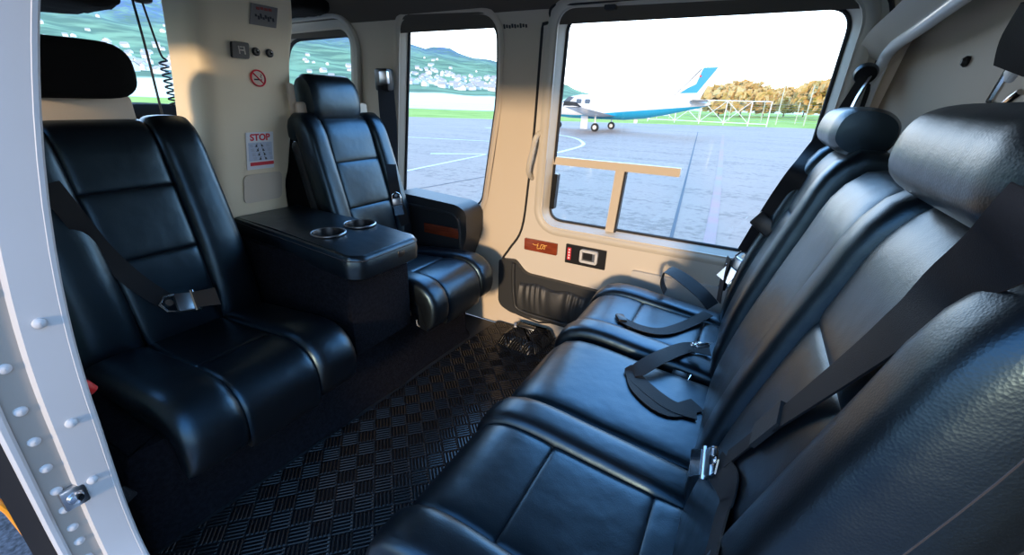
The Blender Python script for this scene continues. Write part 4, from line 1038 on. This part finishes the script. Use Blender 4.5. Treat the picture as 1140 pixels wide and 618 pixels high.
# autumn trees behind the fence
def tree(name, loc, w, h, label, seed):
    r = empty(name, loc); tag(r, label, 'tree', 'autumn trees behind the airfield fence'); rd = random.Random(seed)
    mb = MB()
    for k in range(620):
        while True:
            p = Vector((rd.uniform(-1, 1), rd.uniform(-1, 1), rd.uniform(-1, 1)))
            if p.length < 1: break
        p = Vector((p.x*w/2, p.y*w/2, h*.58+p.z*h*.42)); s = rd.uniform(.22, .55)*w/5
        n = Vector((rd.uniform(-1, 1), rd.uniform(-1, 1), rd.uniform(-.3, 1))).normalized(); t = n.orthogonal().normalized(); b_ = n.cross(t)
        mb.add([p+t*s, p+b_*s*.7+n*s*.2, p-t*s, p-b_*s*.7+n*s*.2], [(0, 1, 2, 3)])
    mb.build('foliage', M['bush'], r, False)
    tk_ = MB(); tk_.cyl((0, 0, 0), (0, 0, h*.6), .16, .07, 8)
    for k in range(5): a = k*1.26; tk_.cyl((0, 0, h*.35), (math.cos(a)*w*.3, math.sin(a)*w*.3, h*.8), .06, .02, 6)
    tk_.build('trunk', M['bark'], r)
for px, top, w, yd, lab, sd in [(806, 96, 10, 104, 'rusty tree just behind the tailplane of the parked aircraft', 1), (832, 91, 12, 116, 'broad tallest tree between the aircraft tail and the grass', 2), (856, 99, 10, 128, 'low rounded tree midway along the airfield fence', 3), (880, 98, 11, 141, 'rounded tree behind the tall pale pole in the grass', 4), (903, 96, 10, 153, 'low brown tree behind the pole nearest the window edge', 5), (927, 88, 11, 110, 'tall brown tree at the aft edge of the door window', 6), (955, 93, 12, 165, 'brown tree mostly hidden by the aft edge of the door window', 7)]:
    r = ray(px, top); p = EYE+r*(yd/r.y); tree('autumn_tree', (p.x, yd, GZ), w, p.z-GZ, lab, sd)
# white truss barrier, fence
def truss():
    r = empty('white_barrier', (-4.0, 52, GZ)); tag(r, 'white lattice barrier frame behind the aircraft tail', 'barrier')
    top = MB().cyl((-7.2, 0, 2.35), (4.6, 0, 2.35), .05, n=8).build('top_rail', M['planewhite'], r)
    MB().cyl((-7.2, 0, .25), (4.6, 0, .25), .045, n=8).build('bottom_rail', M['planewhite'], r)
    for x in (-7.2, -4.3, -1.8, .6, 2.9, 4.6): MB().cyl((x, 0, 0), (x, 0, 2.4), .05, n=8).build('upright', M['planewhite'], r)
    xs = [-7.2, -4.3, -1.8, .6, 2.9]
    for k, (a, b_) in enumerate(zip(xs, xs[1:])): 
        MB().cyl((a, 0, .25), (b_, 0, 2.35), .035, n=6).build('diagonal_brace', M['planewhite'], r)
        MB().cyl((a, .06, 2.35), (b_, .06, .25), .035, n=6).build('diagonal_brace', M['planewhite'], r)
    return r
truss()
fe = empty('mesh_fence', (0, 70, GZ)); tag(fe, 'thin wire fence with tall posts along the grass', 'fence')
for x in range(-16, 26, 4): MB().cyl((x, 0, 0), (x, 0, 2.6), .05, n=6).build('fence_post', M['trim_grey'], fe)
wm = MB()
for k in range(8): wm.cyl((-16, 0, .2+k*.3), (24, 0, .2+k*.3), .010, n=4)
wm.build('fence_wire', M['steel'], fe)
for px, top, lab in ((875, 93, 'tall pale pole nearest the grass centre'), (907, 95, 'tall pale pole near the window edge'), (735, 104, 'short pale pole beside the aircraft fin')):
    r = ray(px, top); p = EYE+r*(62/r.y); o = MB().cyl((p.x, 62, GZ), (p.x, 62, p.z), .06, .05, 8).build('light_pole', M['trim_grey']); tag(o, lab, 'pole')

# ------------------------------------------------------------------ parked aircraft
def aircraft():
    r = empty('aircraft', (-8.68, 29.3, GZ), 0.0); r.scale = (.85, .85, .85); tag(r, 'white and turquoise propeller aircraft parked on the apron', 'aircraft')
    # stations: x (nose negative), centre z, half height, half width
    ST = [(-6.2, 1.45, .06, .06), (-6.0, 1.45, .25, .24), (-5.2, 1.45, .44, .42), (-4.2, 1.48, .60, .56), (-3.4, 1.62, .80, .68), (-2.6, 1.70, .88, .74), (-1.0, 1.70, .88, .76), (1.0, 1.70, .86, .75), (2.6, 1.76, .74, .64), (4.0, 1.88, .56, .48), (5.4, 2.02, .36, .30), (6.4, 2.12, .20, .15), (6.9, 2.15, .06, .05)]
    S = []
    for i in range(len(ST)-1):
        for k in range(5):
            t = k/5; S.append(tuple(a+(b_-a)*(t*t*(3-2*t)*.3+t*.7) for a, b_ in zip(ST[i], ST[i+1])))
    S.append(ST[-1]); n = 32; V = []
    for x, z, hh, hw in S:
        for k in range(n): a = 2*PI*k/n; V.append((x, -hw*math.sin(a), z+hh*math.cos(a)))
    Ft = []
    for i in range(len(S)-1):
        for k in range(n):
            Ft.append((i*n+k, i*n+(k+1) % n, (i+1)*n+(k+1) % n, (i+1)*n+k))
    MB().add(V, Ft).build('fuselage', M['livery'], r)
    ws = MB(); ws.prism(round_poly([(-3.95, 1.98), (-3.3, 2.02), (-3.05, 2.38), (-3.35, 2.42)], .05, 3), lambda x, z: (x, -.60, z), lambda x, z: (x, .60, z)); ws.build('windscreen', M['darkglass'], r)
    for x in (-2.5, -1.8): MB().prism(round_poly([(x-.2, 1.92), (x+.2, 1.92), (x+.2, 2.24), (x-.2, 2.24)], .1, 4), lambda a, z: (a, -.745, z), lambda a, z: (a, .745, z)).build('cabin_window', M['darkglass'], r)
    def foil(mb, le0, te0, y0, z0, le1, te1, y1, z1, th0, th1):
        V = []; prof = [(0, 0), (.08, .5), (.3, .9), (.6, .7), (1, .04), (.6, -.45), (.3, -.6), (.08, -.4)]
        for le, te, y, z, th in ((le0, te0, y0, z0, th0), (le1, te1, y1, z1, th1)):
            for a, b_ in prof: V.append((le+(te-le)*a, y, z+b_*th/2))
        m = 8; mb.add(V, [(i, (i+1) % m, m+(i+1) % m, m+i) for i in range(m)]+[tuple(range(m)), tuple(range(2*m-1, m-1, -1))]); return mb
    for s in (-1, 1): foil(MB(), -2.0, .5, s*.5, 1.08, -1.2, -.1, s*7.0, 1.72, .36, .12).build('wing', M['planewhite'], r)
    for s in (-1, 1): foil(MB(), -1.24, .1, s*6.96, 1.70, -1.1, -.3, s*7.1, 2.0, .14, .05).build('winglet', M['dgrey'], r)
    for s in (-1, 1): foil(MB(), 5.5, 6.8, s*.15, 2.30, 6.0, 6.9, s*2.3, 2.38, .14, .08).build('tailplane', M['trim_grey'], r)
    fin = MB(); fin.prism([(3.3, 2.42), (4.4, 2.62), (6.05, 4.42), (6.95, 4.46), (6.1, 2.30)], lambda x, z: (x, -.06, z), lambda x, z: (x, .06, z)); fin = fin.build('tail_fin', M['planewhite'], r)
    rd_ = MB(); rd_.prism([(4.75, 2.80), (5.9, 2.84), (6.97, 4.46), (6.05, 4.44), (5.75, 3.4), (5.25, 3.15)], lambda x, z: (x, -.066, z), lambda x, z: (x, .066, z)); rd_.build('blue_flash', M['planeblue'], fin)
    MB().tube([(4.42, 0, 2.66), (5.95, 0, 4.36)], .045, 8).build('leading_edge', M['dgrey'], fin)
    MB().lathe([(.001, .016), (.07, .016), (.07, 0)], Matrix.Translation((5.95, -.062, 3.9)) @ Matrix.Rotation(PI/2, 4, 'X'), 16).build('fin_badge', M['redink'], fin)
    def gear(x, y, R, label=None):
        w = MB(); w.lathe([(R*.5, -.09), (R*.9, -.10), (R, -.05), (R, .05), (R*.9, .10), (R*.5, .09)], Matrix.Translation((x, y, R)) @ Matrix.Rotation(PI/2, 4, 'X'), 24); w = w.build('wheel', M['rubber'], r)
        MB().lathe([(.001, -.095), (R*.5, -.09), (R*.5, .09), (.001, .095)], Matrix.Translation((x, y, R)) @ Matrix.Rotation(PI/2, 4, 'X'), 20).build('wheel_hub', M['planewhite'], w)
        MB().cyl((x, y, R), (x-.05, y, 1.25), .06, n=8).build('gear_leg', M['planewhite'], r)
    gear(-.55, -2.1, .30); gear(-.55, 2.1, .30); gear(-4.35, 0, .25)
    MB().box((-1.35, -2.3, .62), (.55, .06, .95), .03).build('gear_door', M['planewhite'], r)
    MB().box((1.9, 0, .78), (.28, .05, .28), .03).build('ventral_antenna', M['planewhite'], r)
    for k in range(4):
        a = k*PI/2+.4; c, s_ = math.cos(a), math.sin(a)
        MB().add([(-6.1, c*.1-s_*.06, 1.45+s_*.1+c*.06), (-6.1, c*.1+s_*.06, 1.45+s_*.1-c*.06), (-6.06, c*1.25+s_*.05, 1.45+s_*1.25-c*.05), (-6.06, c*1.25-s_*.05, 1.45+s_*1.25+c*.05), (-6.13, c*.1-s_*.06, 1.45+s_*.1+c*.06), (-6.13, c*.1+s_*.06, 1.45+s_*.1-c*.06), (-6.09, c*1.25+s_*.05, 1.45+s_*1.25-c*.05), (-6.09, c*1.25-s_*.05, 1.45+s_*1.25+c*.05)], [(0, 1, 2, 3), (7, 6, 5, 4), (0, 4, 5, 1), (1, 5, 6, 2), (2, 6, 7, 3), (3, 7, 4, 0)]).build('propeller_blade', M['dgrey'], r, False)
    return r
aircraft()
